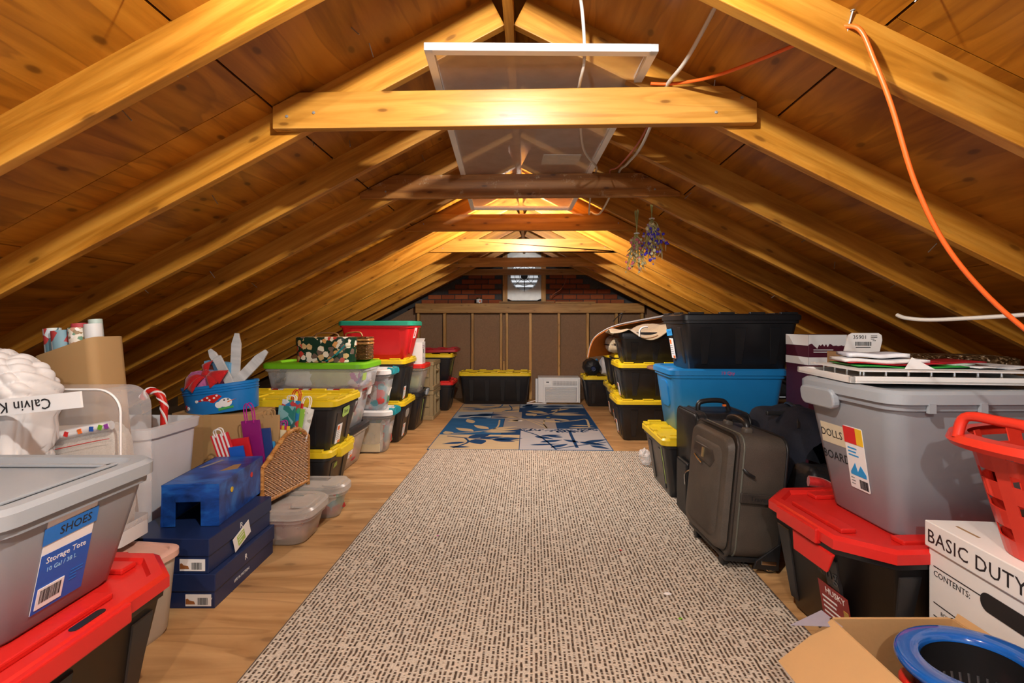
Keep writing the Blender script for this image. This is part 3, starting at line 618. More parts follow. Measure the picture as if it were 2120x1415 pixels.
# left side, far to near
tote('black tote with red lid on the floor in the back left corner', -1.75, -1.06, 6.98, 7.50, 0, .42, BLACK, RED)
T = tote('black tote with yellow lid stacked in the back left corner under a red lid', -1.77, -1.07, 6.98, 7.50, .405, .40, BLACK, YEL, group=GB)
F = T.face('+x'); poly(T.o, at(F, -.02, .2, .0065), [(-.012, -.12), (.004, -.12), (.012, .12), (-.004, .12)], LIMETAPE, 'tape_strip')
l = thing('tote_lid', 'dark red tote lid lying on the yellow lid in the back left corner', 'lid', (-1.40, 7.30, .818), (0, R(-1.5), R(2)))
m = MB(); m.loft([rrect(.37, .24, .05, 0), rrect(.38, .25, .05, .006), rrect(.38, .25, .05, .042), rrect(.36, .23, .05, .05), rrect(.32, .2, .04, .05), rrect(.31, .19, .04, .034)]); m.build('lid_panel', DRED, l, smooth=35)
m = MB()
for k in range(4):
    for s in (-1, 1): m.bx(-.31 + k * .2 - .05, -.31 + k * .2 + .05, s * .235 - .014, s * .235 + .014, .046, .06)
each(m, 'lid_lug', DRED, l, bevel=.003)
# khaki crates
def crate(label, x0, x1, y0, y1, z0, h):
    L = (x1 - x0) / 2; W = (y1 - y0) / 2; t = thing('folding_crate', label, 'crate', ((x0 + x1) / 2, (y0 + y1) / 2, z0), 0, 'khaki folding crates')
    m = MB(); m.loft([rrect(L - .014, W - .014, .01, .0, 2), rrect(L - .014, W - .014, .01, h, 2), rrect(L - .03, W - .03, .01, h, 2), rrect(L - .03, W - .03, .01, .02, 2)], True, True); m.build('wall_panels', KHAKI, t)
    m = MB()
    for z in (.0, h - .055):
        m.loft([rrect(L - .015, W - .015, .012, z, 2), rrect(L, W, .012, z + .004, 2), rrect(L, W, .012, z + .05, 2), rrect(L - .015, W - .015, .012, z + .054, 2)], False, False)
    each(m, 'rim_band', KHAKI, t, bevel=.002)
    m = MB()
    for sx in (-1, 1):
        for sy in (-1, 1): m.bx(sx * L - sx * .03 - .022, sx * L - sx * .03 + .022, sy * W - sy * .03 - .022, sy * W - sy * .03 + .022, 0, h)
    m.bx(-L + .06, L - .06, -W + .002, -W + .016, h * .45, h * .55)
    for s in (-1, 1):
        for c in (-.45, .0, .45): m.bx(c * L * 1.1 - .012, c * L * 1.1 + .012, s * (W - .01) - .01, s * (W - .01) + .01, .05, h - .05)
        for c in (-.4, .4): m.bx(s * (L - .01) - .012, s * (L - .01) + .012, c * W - .012, c * W + .012, .05, h - .05)
    each(m, 'wall_rib', KHAKI, t, bevel=.003)
    m = MB(); m.tube(smoothpath([(L - .005, -.09, h * .72), (L + .014, -.07, h * .66), (L + .014, .07, h * .66), (L - .005, .09, h * .72)]), .009, 6); m.build('handle', KHAKI, t)
crate('lower khaki plastic folding crate on the floor', -1.72, -1.215, 6.36, 6.88, 0, .375)
crate('upper khaki plastic folding crate stacked on its twin', -1.72, -1.215, 6.36, 6.88, .377, .37)
# pair of black totes under the red one
T = tote('lower black tote with yellow lid under two others left of the rug', -2.12, -1.27, 5.06, 5.63, 0, .43, BLACK, YEL, group=GB); hd_label(T, '+x', -.06, .10)
plate(T.o, at(T.face('+x'), .0, .27, .006), .15, .09, plain('cloudy_film', (.5, .5, .46), .3, alpha=.7), 'film_patch', r=.04)
T = tote('black tote with yellow lid directly beneath the red tote', -2.12, -1.255, 5.05, 5.62, .414, .45, BLACK, YEL, group=GB); hd_label(T, '+x', -.06, .08)
T = tote('big red tote with a teal green lid, topmost of its stack', -1.96, -1.19, 5.07, 5.60, .848, .41, REDB, TEALLID, style='flat', ribs=False, taper=.075)
F = T.face('+x'); plate(T.o, at(F, 0, .2, .002), .16, .3, REDB, 'handle_recess', t=.012, r=.03)
k = plate(T.o, at(F, -.01, .28, .0145), .1, .11, WHITE); poly(k, Matrix.Translation((-.01, -.005, .0017)), [(-.02, -.03), (.02, -.03), (.02, .03), (-.02, .03)], REDINK, 'red_mark')
F = T.face('-y'); plate(T.o, at(F, .0, .19, .0), .5, .28, REDB, 'raised_panel', t=.008, r=.03)
T = tote('black tote with grey latches half hidden behind the yellow-lidded totes', -2.05, -1.235, 5.68, 6.28, 0, .44, BLACK, BLACK, style='flat'); F = T.face('+x')
plate(T.o, at(F, .05, .41, .02), .11, .07, GREYL, 'latch', t=.02, r=.01); poly(T.o, at(F, .0, .2, .0065), [(-.01, -.12), (.006, -.12), (.012, .12), (-.006, .12)], LIMETAPE, 'tape_strip')
T = tote('small clear tote with red lid under a white carton', -1.78, -1.195, 5.70, 6.12, .425, .34, FROST, RED, style='flat', ribs=False)
t = thing('green_cloth', 'dull green cloth showing inside the small clear red-lidded tote', 'cloth', (-1.45, 5.91, .45)); MB().blob((0, 0, .11), (.38, .28, .22), 5).build('folded_cloth', fabric('sage_cloth', (.35, .42, .22)), t, smooth=60)
t = thing('white_carton', 'white printed carton with a handle hole on the small clear tote', 'box', (-1.39, 5.88, .752), R(4))
MB().bx(-.15, .15, -.13, .13, 0, .265).build('carton_body', WHITECARD, t, bevel=.003)
Mf = frame((.151, 0, .13), (0, 1, 0), (0, 0, 1)); plate(t, at(Mf, -.02, .03), .04, .05, BLACK, 'handle_hole'); textlines(t, at(Mf, 0, .09), .2, 2, .02, plain('mauve_print', (.3, .12, .25), .6), 2); textlines(t, at(Mf, 0, -.05), .18, 4, .016, GREYINK, 5)
MB().box((0, 0, 0), (.3, .13, .004), Matrix.Rotation(R(16), 4, 'X')).build('lid_flap', WHITECARD, t, loc=(0, .06, .284))
# clear totes with white lids, teal handles
def tealtote(label, x0, x1, y0, y1, z0, h, seed):
    T = tote(label, x0, x1, y0, y1, z0, h, CLEAR, WHITEP, style='flat', ribs=False, r=.09, group='clear totes with teal handles')
    for s in (-1, 1):
        m = MB(); m.tube(smoothpath([(s * (T.L - .04), -.09, h + .004), (s * (T.L + .008), -.088, h - .006), (s * (T.L + .014), -.088, h - .04)]), .014, 8); m.tube(smoothpath([(s * (T.L - .04), .09, h + .004), (s * (T.L + .008), .088, h - .006), (s * (T.L + .014), .088, h - .04)]), .014, 8); m.bx(s * (T.L + .004) - .016, s * (T.L + .004) + .016, -.1, .1, h - .05, h + .006)
        m.build('handle_clip', TEAL, T.o, smooth=50, bevel=.004)
    return T
tealtote('lower clear tote with white lid and teal handles on the floor', -1.95, -1.29, 4.64, 5.02, 0, .41, 1)
tealtote('upper clear tote with white lid and teal handles, beside the green lid', -1.95, -1.305, 4.64, 5.02, .396, .40, 2)
def contents(label, x, y, z, d, col, seed, cat='cloth', name='folded_cloth', e=.5, amp=.16, mat=None):
    o = MB().blob((0, 0, d[2] / 2), d, seed, amp, 2.6, e=e).build(name, mat or fabric('cloth_%d' % len(MATS), col), None, smooth=70, loc=(x, y, z)); return tag(o, label, cat)
PAPERS = plain('cream_paper', (.66, .58, .38), .8); KR = blotch('christmas_cloth', [(0, (.5, .05, .05)), (.25, (.7, .68, .62)), (.45, (.08, .25, .12)), (.6, (.55, .45, .4)), (.8, (.1, .3, .35))], 16)
t = thing('file_stack', 'cream folders standing inside the lower teal-handled clear tote', 'folders', (-1.45, 4.82, .014))
for k in range(5): MB().bx(-.2, .04, -.006, .006, 0, .27 - .01 * k).build('folder', PAPERS if k % 2 == 0 else WHITE, t, loc=(0, -.11 + .022 * k, 0), rot=(R(-3), 0, 0))
contents('teal and rust cloth packed in the lower teal-handled clear tote', -1.51, 4.92, .014, (.3, .1, .26), (.1, .3, .3), 7, mat=KR)
contents('patterned holiday cloth packed in the upper teal-handled clear tote', -1.58, 4.83, .41, (.42, .26, .26), (.5, .3, .25), 9, mat=KR)
# clear totes near the middle
T = tote('clear tote with a black lid at the bottom of the clear stack', -2.15, -1.45, 4.0, 4.57, 0, .355, FROST, BLACK, style='flat', ribs=False); hd_label(T, '+x', -.12, .17, 1.15)
contents('pink and red fabric inside the black-lidded clear tote', -1.75, 4.28, .014, (.45, .4, .26), (.5, .05, .12), 11, mat=blotch('pink_red_cloth', [(0, (.5, .03, .06)), (.4, (.75, .3, .4)), (.65, (.65, .6, .55)), (.85, (.4, .02, .2))], 12))
T = tote('clear tote with red lid and white latches under the green-lidded tote', -2.15, -1.42, 3.98, 4.56, .34, .36, CLEAR, RED, style='flat', ribs=False)
for side, us in (('+x', (-.12, .14)), ('-y', (-.2, .2))):
    for u in us: plate(T.o, at(T.face(side), u, .30, .022), .09, .075, WHITEP, 'latch', t=.014, r=.012)
m = MB()
for k in range(7): m.bx(-.31 + k * .1 - .022, -.31 + k * .1 + .022, -T.W - .002, -T.W + .03, T.h - .04, T.h + .003)
each(m, 'lid_clip', WHITEP, T.o)
F = T.face('+x'); poly(T.o, at(F, -.08, .17, .002), [(-.05, .03), (-.02, .05), (.0, .01), (.04, .05), (.05, .03), (.0, -.04), (-.03, -.03)], plain('dark_decal', (.12, .05, .05), .5), 'decal')
contents('pale green cloth inside the clear tote with white latches', -1.72, 4.24, .352, (.42, .36, .2), (.4, .5, .2), 13)
contents('mixed coloured decorations inside the clear tote with white latches', -1.60, 4.38, .352, (.2, .25, .14), (.4, .5, .2), 14, cat='decorations', name='decorations', mat=KR)
T = tote('low clear tote with a lime green lid and folded linens', -2.17, -1.315, 3.97, 4.5, .685, .225, CLEAR, GREENLID, style='flat', ribs=False, taper=.03, r=.08)
contents('folded pale green blanket in the lime-lidded clear tote', -1.64, 4.15, .70, (.4, .25, .165), (.50, .50, .30), 21)
contents('crumpled white cloth in the lime-lidded clear tote', -1.87, 4.12, .70, (.26, .2, .16), (.7, .7, .68), 22)
contents('grey patterned cloth in the lime-lidded clear tote', -2.0, 4.2, .70, (.2, .3, .16), (.3, .27, .22), 23, mat=blotch('grey_print', [(0, (.3, .28, .25)), (.4, (.6, .58, .52)), (.7, (.12, .13, .12))], 22))
contents('floral cloth at the right end of the lime-lidded tote', -1.43, 4.2, .70, (.14, .3, .16), (.5, .3, .5), 24, mat=blotch('floral_print', [(0, (.75, .7, .72)), (.45, (.5, .2, .45)), (.65, (.7, .68, .7)), (.85, (.25, .3, .5))], 30))
plate(T.o, at(T.face('+x'), -.16, .1, .0015), .09, .06, LIMETAPE, 'tape_note', r=.004)
HB = blotch('vintage_figure_print', [(0, (.62, .42, .2)), (.2, (.75, .68, .55)), (.4, (.55, .06, .04)), (.55, (.7, .35, .12)), (.7, (.15, .10, .08)), (.82, (.8, .72, .6))], 21, .25, feature=(.008, .035, .02))
t = thing('hat_box', 'dark green rounded box printed with little vintage figures', 'box', (-1.69, 4.15, .912))
MB().loft([rrect(.24, .12, .11, 0, 6), rrect(.24, .12, .11, .15, 6)], True, True).build('box_body', HB, t, smooth=40)
MB().loft([rrect(.247, .127, .115, .135, 6), rrect(.247, .127, .115, .20, 6), rrect(.24, .12, .11, .206, 6)], True, True).build('box_lid', HB, t, smooth=40)
MB().tube(smoothpath([(-.1, 0, .206), (-.07, 0, .235), (.07, 0, .235), (.1, 0, .206)]), .007, 6).build('handle', plain('brown_leather', (.2, .09, .03), .5), t, smooth=60)
MB().tube(smoothpath([(.13, -.13, .06), (.17, -.132, .1), (.2, -.13, .14), (.1, -.135, .045), (.04, -.134, .01)]), .004, 5).build('ribbon', TEAL, t)
WICK = wood('wicker_brown', [(.26, .10, .02), (.42, .18, .045), (.56, .28, .085)], grain=(30, 30, 90), rough=.4, knots=0, bump=.6)
WICKD = wood('dark_wicker', [(.06, .025, .008), (.14, .06, .02), (.24, .115, .04)], grain=(30, 30, 90), rough=.45, knots=0, bump=.6)
def weave(m, fn, rows, L, hmax, r, step=.014, z0=0):
    """fn(s) -> (pos2d, normal2d); horizontal strands going over and under uprights"""
    n = int(L / step)
    for j in range(rows):
        z = z0 + (j + .5) * hmax / rows; run = []
        for i in range(n + 1):
            s = i * L / n; top = fn(s)[2]
            if z > top:
                if len(run) > 1: m.tube(run, r, 4)
                run = []; continue
            p, nn, _ = fn(s); k = (1 if (i + j) % 2 else -1) * r * .9; run.append((p[0] + nn[0] * k, p[1] + nn[1] * k, z))
        if len(run) > 1: m.tube(run, r, 4)
def rectpath(hx, hy, top):
    seg = [((-hx, -hy), (1, 0), (0, -1), 2 * hx), ((hx, -hy), (0, 1), (1, 0), 2 * hy), ((hx, hy), (-1, 0), (0, 1), 2 * hx), ((-hx, hy), (0, -1), (-1, 0), 2 * hy)]
    def fn(s):
        s = s % (4 * hx + 4 * hy - 1e-9)
        for o, d, n_, ln in seg:
            if s <= ln: p = (o[0] + d[0] * s, o[1] + d[1] * s); return p, n_, top(*p)
            s -= ln
        return (-hx, -hy), (0, -1), top(-hx, -hy)
    return fn, 4 * hx + 4 * hy
t = thing('picnic_basket', 'dark brown wicker hamper behind the printed box', 'basket', (-1.56, 4.42, .912))
MB().bx(-.145, .145, -.07, .07, 0, .2).build('basket_core', WICKD, t)
m = MB(); fn, LL = rectpath(.15, .075, lambda x, y: 1); weave(m, fn, 16, LL, .2, .006, .016); m.build('woven_strands', WICKD, t, smooth=60, kind='stuff')
for z in (.135, .165): MB().loft([rrect(.162, .087, .02, z, 3), rrect(.166, .09, .02, z + .008, 3), rrect(.162, .087, .02, z + .018, 3)], True, True).build('rim_band', WICK, t, smooth=50)
MB().tube(smoothpath([(-.07, 0, .2), (-.06, 0, .23), (.05, 0, .24), (.08, 0, .205)]), .008, 6).build('handle', WICK, t, smooth=60)
# yellow pair by the gift basket
T = tote('lower black tote with yellow lid behind the wicker basket', -2.2, -1.34, 3.34, 3.86, 0, .36, BLACK, YEL, group=GB); F = T.face('+x'); poly(T.o, at(F, -.08, .22, .007), [(-.03, -.02), (.03, -.01), (.02, .02), (-.02, .015)], LIMETAPE, 'tape_strip')
MB().bx(-.06, .06, -.12, .12, .29, .355).build('latch', YEL, T.o, loc=(T.L - .03, 0, 0), bevel=.008)
T = tote('upper black tote with yellow lid and green tape behind the wicker basket', -2.16, -1.285, 3.30, 3.83, .345, .37, BLACK, YEL, group=GB); hd_label(T, '+x', -.07, .1, 1.05)
k = poly(T.o, at(T.face('+x'), .0, .25, .007), [(-.06, -.025), (-.04, -.04), (.06, -.03), (.07, .01), (.05, .035), (-.06, .03)], LIMETAPE, 'tape_note'); text(k, 'Yarn', Matrix.Translation((0, 0, .0015)), .04, BLACKINK)
# along the back wall
tote('long black tote with yellow lid against the stud wall', -1.075, .035, 7.61, 8.12, 0, .485, BLACK, YEL, group=GB, taper=.05)
tote('black tote with yellow lid beside the air conditioner', .80, 1.34, 7.42, 7.96, 0, .455, BLACK, YEL, group=GB)
# right row
for i, (xx, yy, lab) in enumerate(((.915, 5.24, 'front bottom black tote with yellow lid in the right row'), (.99, 5.87, 'second bottom black tote with yellow lid in the right row'), (1.03, 6.5, 'rear bottom black tote with yellow lid in the right row'))):
    T = tote(lab, xx, xx + .86, yy, yy + .57, 0, .435, BLACK, YEL, group=GB); hd_label(T, '-x', -.05, .1, 1.1)
for i, (xx, yy, hh, lab) in enumerate(((.935, 5.26, .395, 'front middle black tote with yellow lid in the right row'), (1.0, 5.88, .46, 'second middle black tote with yellow lid under the orange board'), (1.01, 6.52, .42, 'rear middle black tote with yellow lid by the white pillow'))):
    T = tote(lab, xx, xx + .84, yy, yy + .55, .42, hh, BLACK, YEL, group=GB); 
    if i == 0: hd_label(T, '-x', -.05, .08, 1.1)
T = tote('black tote with black lid under beige canvas, on the right row', .94, 1.72, 5.27, 5.80, .80, .34, BLACK, BLACK, style='flat')
# blue stack
T = tote('black tote with yellow lid and green tape under the blue tote', .91, 1.75, 3.46, 4.12, 0, .435, BLACK, YEL, group=GB); poly(T.o, at(T.face('-x'), .2, .22, .0065), [(-.006, -.14), (.006, -.13), (.012, .0), (.006, .14), (-.008, .14), (.0, 0)], LIMETAPE, 'tape_strip')
T = tote('bright blue tote between a yellow lid and the big black tote', 1.03, 1.90, 3.70, 4.27, .42, .475, BLUEP, BLUEP, style='flat', ribs=False, taper=.055, r=.07)
text(T.o, '19 Qty', frame((-.02, -T.W - .001, T.h - .03), (1, 0, 0), (0, 0, 1)), .035, plain('magenta_ink', (.6, .02, .12), .6))
F = T.face('-x'); plate(T.o, at(F, 0, .26, .0), .2, .2, BLUEP, 'handle_recess', t=.01, r=.04)
T = tote('big black tote with black lid on top of the blue tote', 1.11, 1.985, 3.69, 4.28, .88, .42, BLACK, BLACK, style='lug'); F = T.face('-x')
k = plate(T.o, at(F, -.14, .27, .007, 3), .15, .055, TAPEBLUE, 'blue_tape'); text(k, 'B TOYS', Matrix.Translation((0, 0, .002)), .03, BLUEINK)
hd_label(T, '-x', -.12, .14, 1.25)
# red-lidded black totes nearest the camera
T = tote('black tote with heavy red lid on the right under the grey tote', 1.07, 2.02, 1.75, 2.42, 0, .46, BLACK, RED, rot=5, style='cham', cham=True, taper=.07); F = T.face('-x')
m = MB(); m.bx(-.12, .12, -.012, .012, 0, .035).bx(-.12, -.1, -.012, .012, -.05, .02).bx(.1, .12, -.012, .012, -.05, .02)
lt = MB(); lt.loft([[(-.12, .03, .0), (.12, .03, .0), (.12, .03, .012), (-.12, .03, .012)], [(-.10, -.035, .022), (.10, -.035, .022), (.10, -.04, .032), (-.10, -.04, .032)]]); lt.build('handle_latch', RED, T.o, M=at(F, .08, .355, .012), bevel=.004)
k = plate(T.o, at(F, .14, .12, .008), .16, .22, plain('dark_red_print', (.23, .012, .012), .35)); text(k, 'HUSKY', Matrix.Translation((.01, .085, .0018)), .034, WHITE)
textlines(k, Matrix.Translation((.0, .05, .0018)), .13, 4, .02, WHITE, 4, .35); plate(k, Matrix.Translation((-.02, -.06, .0018)), .06, .06, REDINK, 'picture'); plate(k, Matrix.Translation((.045, -.075, .0018)), .04, .04, BLACKINK, 'picture'); plate(k, Matrix.Translation((.062, .04, .0018)), .025, .03, plain('gold_print', (.4, .25, .05), .4), 'seal')
text(T.o, 'king', at(F, .12, .285, .008), .07, plain('grey_marker', (.06, .06, .06), .6), 'marker_writing')
T = tote('black tote with heavy red lid in the near left corner', -1.80, -1.12, .72, 1.66, 0, .45, BLACK, RED, rot=0, style='cham', cham=True, taper=.07)
m = MB()
for y in (-.28, .08): m.prism([p[:2] for p in rrect(.012, .05, .012, n=4)], 0, .003, Matrix.Translation((T.L - .028, y, T.h - .001)))
each(m, 'lid_slot', BLACK, T.o)
# grey totes
T = tote('big grey tote marked DOLLS BOARD standing on a red lid', 1.225, 2.10, 1.78, 2.35, .445, .545, GREYP, GREYL, rot=3, style='flat', ribs=False, taper=.075, r=.07); F = T.face('-x')
k = plate(T.o, at(F, -.095, .31, .001), .15, .085, MASKTAPE, 'masking_tape'); text(k, 'DOLLS', Matrix.Translation((-.01, -.0, .002)), .045, BLACKINK)
text(T.o, 'BOARD', at(F, -.095, .215, .002), .05, BLACKINK, 'marker_writing')
k = plate(T.o, at(F, .03, .24, .0025), .105, .25, WHITE, r=.006); plate(k, Matrix.Translation((-.018, .09, .0018)), .068, .065, REDINK, 'red_mark'); plate(k, Matrix.Translation((.034, .09, .0018)), .035, .065, plain('yellow_print', (.8, .5, .02), .5), 'yellow_mark')
text(k, 'Rubbermaid', Matrix.Translation((-.016, .09, .003)), .013, WHITE); textlines(k, Matrix.Translation((.0, .035, .0018)), .08, 3, .014, TAPEBLUE, 4, .4); poly(k, Matrix.Translation((0, -.04, .0018)), [(-.04, -.02), (-.01, .02), (.0, -.015), (.02, .015), (.045, -.015), (.045, -.03), (-.04, -.03)], TAPEBLUE, 'splash_print'); barcode(k, Matrix.Translation((.025, -.1, .002)), .045, .035, BLACKINK, 6); textlines(k, Matrix.Translation((-.028, -.085, .002)), .03, 3, .012, GREYINK, 3)
F2 = T.face('-y'); plate(T.o, at(F2, .10, .10, .0005), .16, .045, GREYP, 'name_plate', t=.003, r=.005); text(T.o, 'Rubbermaid', at(F2, .10, .10, .0035), .026, GREYL, 'moulded_name')
m = MB(); m.prism([p[:2] for p in rrect(.11, .04, .03, n=4)], 0, .03); m.build('handle_grip', GREYL, T.o, M=at(F, -.12, .47, .008), bevel=.006)
m = MB()
for x in (-.3, -.12, .15): m.bx(x - .012, x + .012, -T.W - .004, -T.W + .01, T.h - .075, T.h - .04)
each(m, 'lid_tab', GREYL, T.o)
T = tote('grey tote labelled SHOES stacked on a red lid at the left edge', -1.90, -1.19, 1.05, 1.60, .435, .36, GREYP, GREYL, rot=1.5, style='flat', ribs=False, taper=.065, r=.07); F = T.face('+x'); GT = T
k = plate(T.o, at(F, -.03, .165, .002), .15, .26, WHITE); kb = plate(k, Matrix.Translation((0, -.052, .0017)), .15, .155, BLUEINK, 'blue_panel', t=.0008); text(k, 'Storage Tote', Matrix.Translation((0, .006, .003)), .0225, WHITE); text(k, '10 Gal / 38 L', Matrix.Translation((-.01, -.02, .003)), .017, plain('pale_blue_print', (.3, .55, .8), .5)); w_ = plate(k, Matrix.Translation((-.03, -.092, .0027)), .075, .055, WHITE, 'white_box'); barcode(w_, Matrix.Translation((0, .004, .0018)), .06, .035, BLACKINK, 9); textlines(k, Matrix.Translation((.045, -.06, .003)), .04, 4, .009, TAPEDB, 2)
kt = plate(k, Matrix.Translation((.0, .078, .0025)) @ Matrix.Rotation(R(2), 4, 'Z'), .162, .045, TAPEDB, 'blue_tape', t=.001); text(kt, 'SHOES', Matrix.Translation((.012, .0, .0014)), .033, BLACKINK)
m = MB(); m.bx(-.26, .26, T.W - .11, T.W - .09, T.h - .014, T.h - .006).bx(T.L - .11, T.L - .09, -.2, .2, T.h - .014, T.h - .006); each(m, 'lid_rib', GREYL, T.o, bevel=.003)
# ---------------------------------------------------------------- things on the left
t = thing('food_canister', 'tall frosted canister with a pink lid beside the shoe boxes', 'container', (-1.60, 1.885, 0), R(-6))
MB().loft([rrect(.155, .105, .06, 0, 5), rrect(.165, .115, .065, .02, 5), rrect(.19, .125, .065, .31, 5)], True, False).build('body', CREAMP, t, smooth=50)
MB().loft([rrect(.192, .127, .065, .298, 5), rrect(.2, .135, .07, .302, 5), rrect(.2, .135, .07, .325, 5), rrect(.19, .125, .065, .33, 5), rrect(.175, .11, .06, .33, 5), rrect(.17, .105, .055, .322, 5)], True, True).build('lid', PINKLID, t, smooth=40)
def shoebox(label, x0, x1, y0, y1, z0, rot, brand):
    L = (x1 - x0) / 2; W = (y1 - y0) / 2; t = thing('shoe_box', label, 'shoe box', ((x0 + x1) / 2, (y0 + y1) / 2, z0), R(rot), 'navy shoe boxes')
    MB().bx(-L + .006, L - .006, -W + .006, W - .006, 0, .135).build('box_body', NAVYCARD, t, bevel=.002)
    MB().bx(-L, L, -W, W, .075, .15).build('box_lid', NAVYCARD, t, bevel=.003)
    Fy = frame((0, -W - .0005, 0), (1, 0, 0), (0, 0, 1)); Fb = frame((0, -W + .0055, 0), (1, 0, 0), (0, 0, 1)); Fx = frame((L + .0005, 0, 0), (0, 1, 0), (0, 0, 1))
    k = plate(t, at(Fb, L - .075, .036), .11, .05, WHITE); barcode(k, Matrix.Translation((.02, -.004, .0018)), .045, .03, BLACKINK, 3); poly(k, Matrix.Translation((-.033, -.006, .0018)), [(-.02, -.01), (.02, -.01), (.015, .002), (-.005, .006), (-.012, .014), (-.02, .012)], plain('tan_shoe_print', (.3, .11, .03), .5), 'shoe_picture')
    text(t, 'R', at(Fx, -.02, .11), .04, WHITE)
    return t, L, W, Fy, Fx
t, L, W, Fy, Fx = shoebox('lower navy shoe box on the floor', -1.755, -1.352, 2.10, 2.64, 0, 2, 0)
text(t, 'LIFE IN MOTION', at(Fx, -.05, .04, -.004), .018, WHITE); text(t, '11 W', at(Fy, L - .015, .04, -.004), .02, WHITE, align='RIGHT')
t, L, W, Fy, Fx = shoebox('upper navy shoe box with a white tag on its side', -1.765, -1.372, 2.10, 2.64, .152, 1, 1)
text(t, 'ROCKPORT', at(Fy, -.14, .092), .026, GREYINK); k = plate(t, at(Fx, -.02, .06, .002, 18), .14, .07, WHITE, 'paper_tag'); plate(k, Matrix.Translation((-.01, 0, .0017)), .06, .05, LIMETAPE, 'green_print'); textlines(k, Matrix.Translation((-.01, .015, .003)), .05, 3, .014, WHITE, 2)
m = MB(); m.prism([(.022 * math.cos(a * PI / 8) * (1 + .2 * math.sin(a * 3)), .014 * math.sin(a * PI / 8)) for a in range(16)], 0, .001); k = m.build('torn_hole', BLACKINK, t, M=at(Fy, -.0, .115)); MB().tube([(.02 * math.cos(a * PI / 8), .012 * math.sin(a * PI / 8), .001) for a in range(16)], .002, 4, True).build('torn_edge', ORANGEINK, k)
PAINTB = wood('blue_poster_paint', [(.004, .025, .14), (.008, .065, .33), (.02, .14, .50)], grain=(4, 9, 9), rough=.35, knots=0, bump=.3)
t = thing('painted_box', 'blue hand-painted cardboard box with a doorway cut in its end', 'box', (-1.565, 2.47, .304), R(7))
m = MB(); L, W, H = .125, .245, .19
m.bx(-L, L, -W, W, H - .006, H).bx(-L, -L + .006, -W, W, 0, H).bx(L - .006, L, -W, W, 0, H).bx(-L, L, W - .006, W, 0, H)
m.bx(-L, -.065, -W, -W + .006, 0, H).bx(.045, L, -W, -W + .006, 0, H).bx(-.065, .045, -W, -W + .006, .11, H); m.build('painted_shell', PAINTB, t, bevel=.002)
poly(t, Matrix.Translation((.05, .02, H + .0003)), [(-.02, -.06), (.05, -.02), (.03, .07), (.0, .05)], CARDD, 'bare_patch'); poly(t, Matrix.Translation((-.07, .1, H + .0003)), [(-.03, -.07), (-.01, -.06), (.03, .07), (.01, .08)], GREYINK, 'bare_patch')
for (y, z, mt) in ((-.12, .125, YEL), (.1, .13, REDB)): MB().prism([(.013 * math.cos(k), .013 * math.sin(k)) for k in [i * PI / 6 for i in range(12)]], 0, .002).build('painted_button', mt, t, M=frame((L + .0003, y, z), (0, 1, 0), (0, 0, 1)))
# vinyl bedding bags
QUILT = plain('white_quilting', (.70, .68, .67), .85, .2, var=.04)
def quilt(c, d, e, q, seed=1, nu=180, nv=110, M=None, m=None):
    m = m or MB()
    def pw(a): return math.copysign(abs(a) ** e, a)
    def fn(u, v):
        a = u * 2 * PI; b = (v - .5) * PI; x = pw(math.cos(b)) * pw(math.cos(a)); y = pw(math.cos(b)) * pw(math.sin(a)); z = pw(math.sin(b))
        P = Vector((x * d[0] / 2, y * d[1] / 2, z * d[2] / 2)); s = (P.x + P.z + P.y * .6) / q; w_ = (P.x - P.z - P.y * .6) / q
        k = (abs(math.sin(s * PI)) * abs(math.sin(w_ * PI))) ** .6 * .020 + .02 * noise.noise(P * 5 + Vector((seed, 0, 0)))
        nrm = Vector((x, y, z)).normalized(); P += nrm * k; return (c[0] + P.x, c[1] + P.y, c[2] + P.z)
    m.grid(fn, nu, nv, M); return m
t = thing('quilted_pad', 'white quilted mattress pad bulging from the left vinyl bag', 'bedding', (-2.03, 1.755, .60))
quilt((0, 0, .26), (.46, .21, .52), .5, .06).build('quilted_cover', QUILT, t, smooth=80, rot=(0, R(6), 0))
MB().tube(smoothpath([(-.22, -.05, .53), (-.1, -.06, .545), (.03, -.06, .535)]), .008, 6).build('blue_binding', BLUEINK, t)
MB().bx(-.13, -.03, -.065, -.055, .53, .575).build('care_tab', BLUEINK, t, rot=(0, R(-8), 0))
t = thing('vinyl_bag', 'clear vinyl bedding bag with a slanted white name strip', 'bag', (-2.08, 1.745, .55))
MB().loft([rrect(.27, .20, .12, y, 6) for y in (-.115, -.11, .11, .115)], True, True).build('vinyl_shell', VINYL, t, smooth=50, rot=(PI / 2, 0, 0), loc=(0, 0, .20))
for y in (-.115,): MB().tube([(p[0], y, p[1] + .20) for p in [q[:2] for q in rrect(.27, .20, .12, n=8)]], .006, 6, True).build('piping', WHITE, t, smooth=60)
st = MB().bx(-.34, .48, -.004, .004, -.027, .027).build('name_strip', WHITE, t, loc=(.12, -.128, .372), rot=(0, R(-6), 0))
text(st, 'Calvin K', frame((.29, -.0055, 0), (-1, 0, 0), (0, 0, -1)) , .05, BLACKINK, space=1.05)
t = thing('vinyl_bag', 'clear vinyl bag with white piping holding a mesh crib bumper', 'bag', (-1.80, 1.955, .335), R(3))
MB().loft([rrect(.225, .31, .09, y, 6) for y in (-.085, -.08, .08, .085)], True, True).build('vinyl_shell', VINYL, t, smooth=50, rot=(PI / 2, 0, 0), loc=(0, 0, .325))
for y in (-.085,): MB().tube([(p[0], y, p[1] + .325) for p in [q[:2] for q in rrect(.225, .31, .09, n=8)]], .005, 6, True).build('piping', WHITE, t, smooth=60)
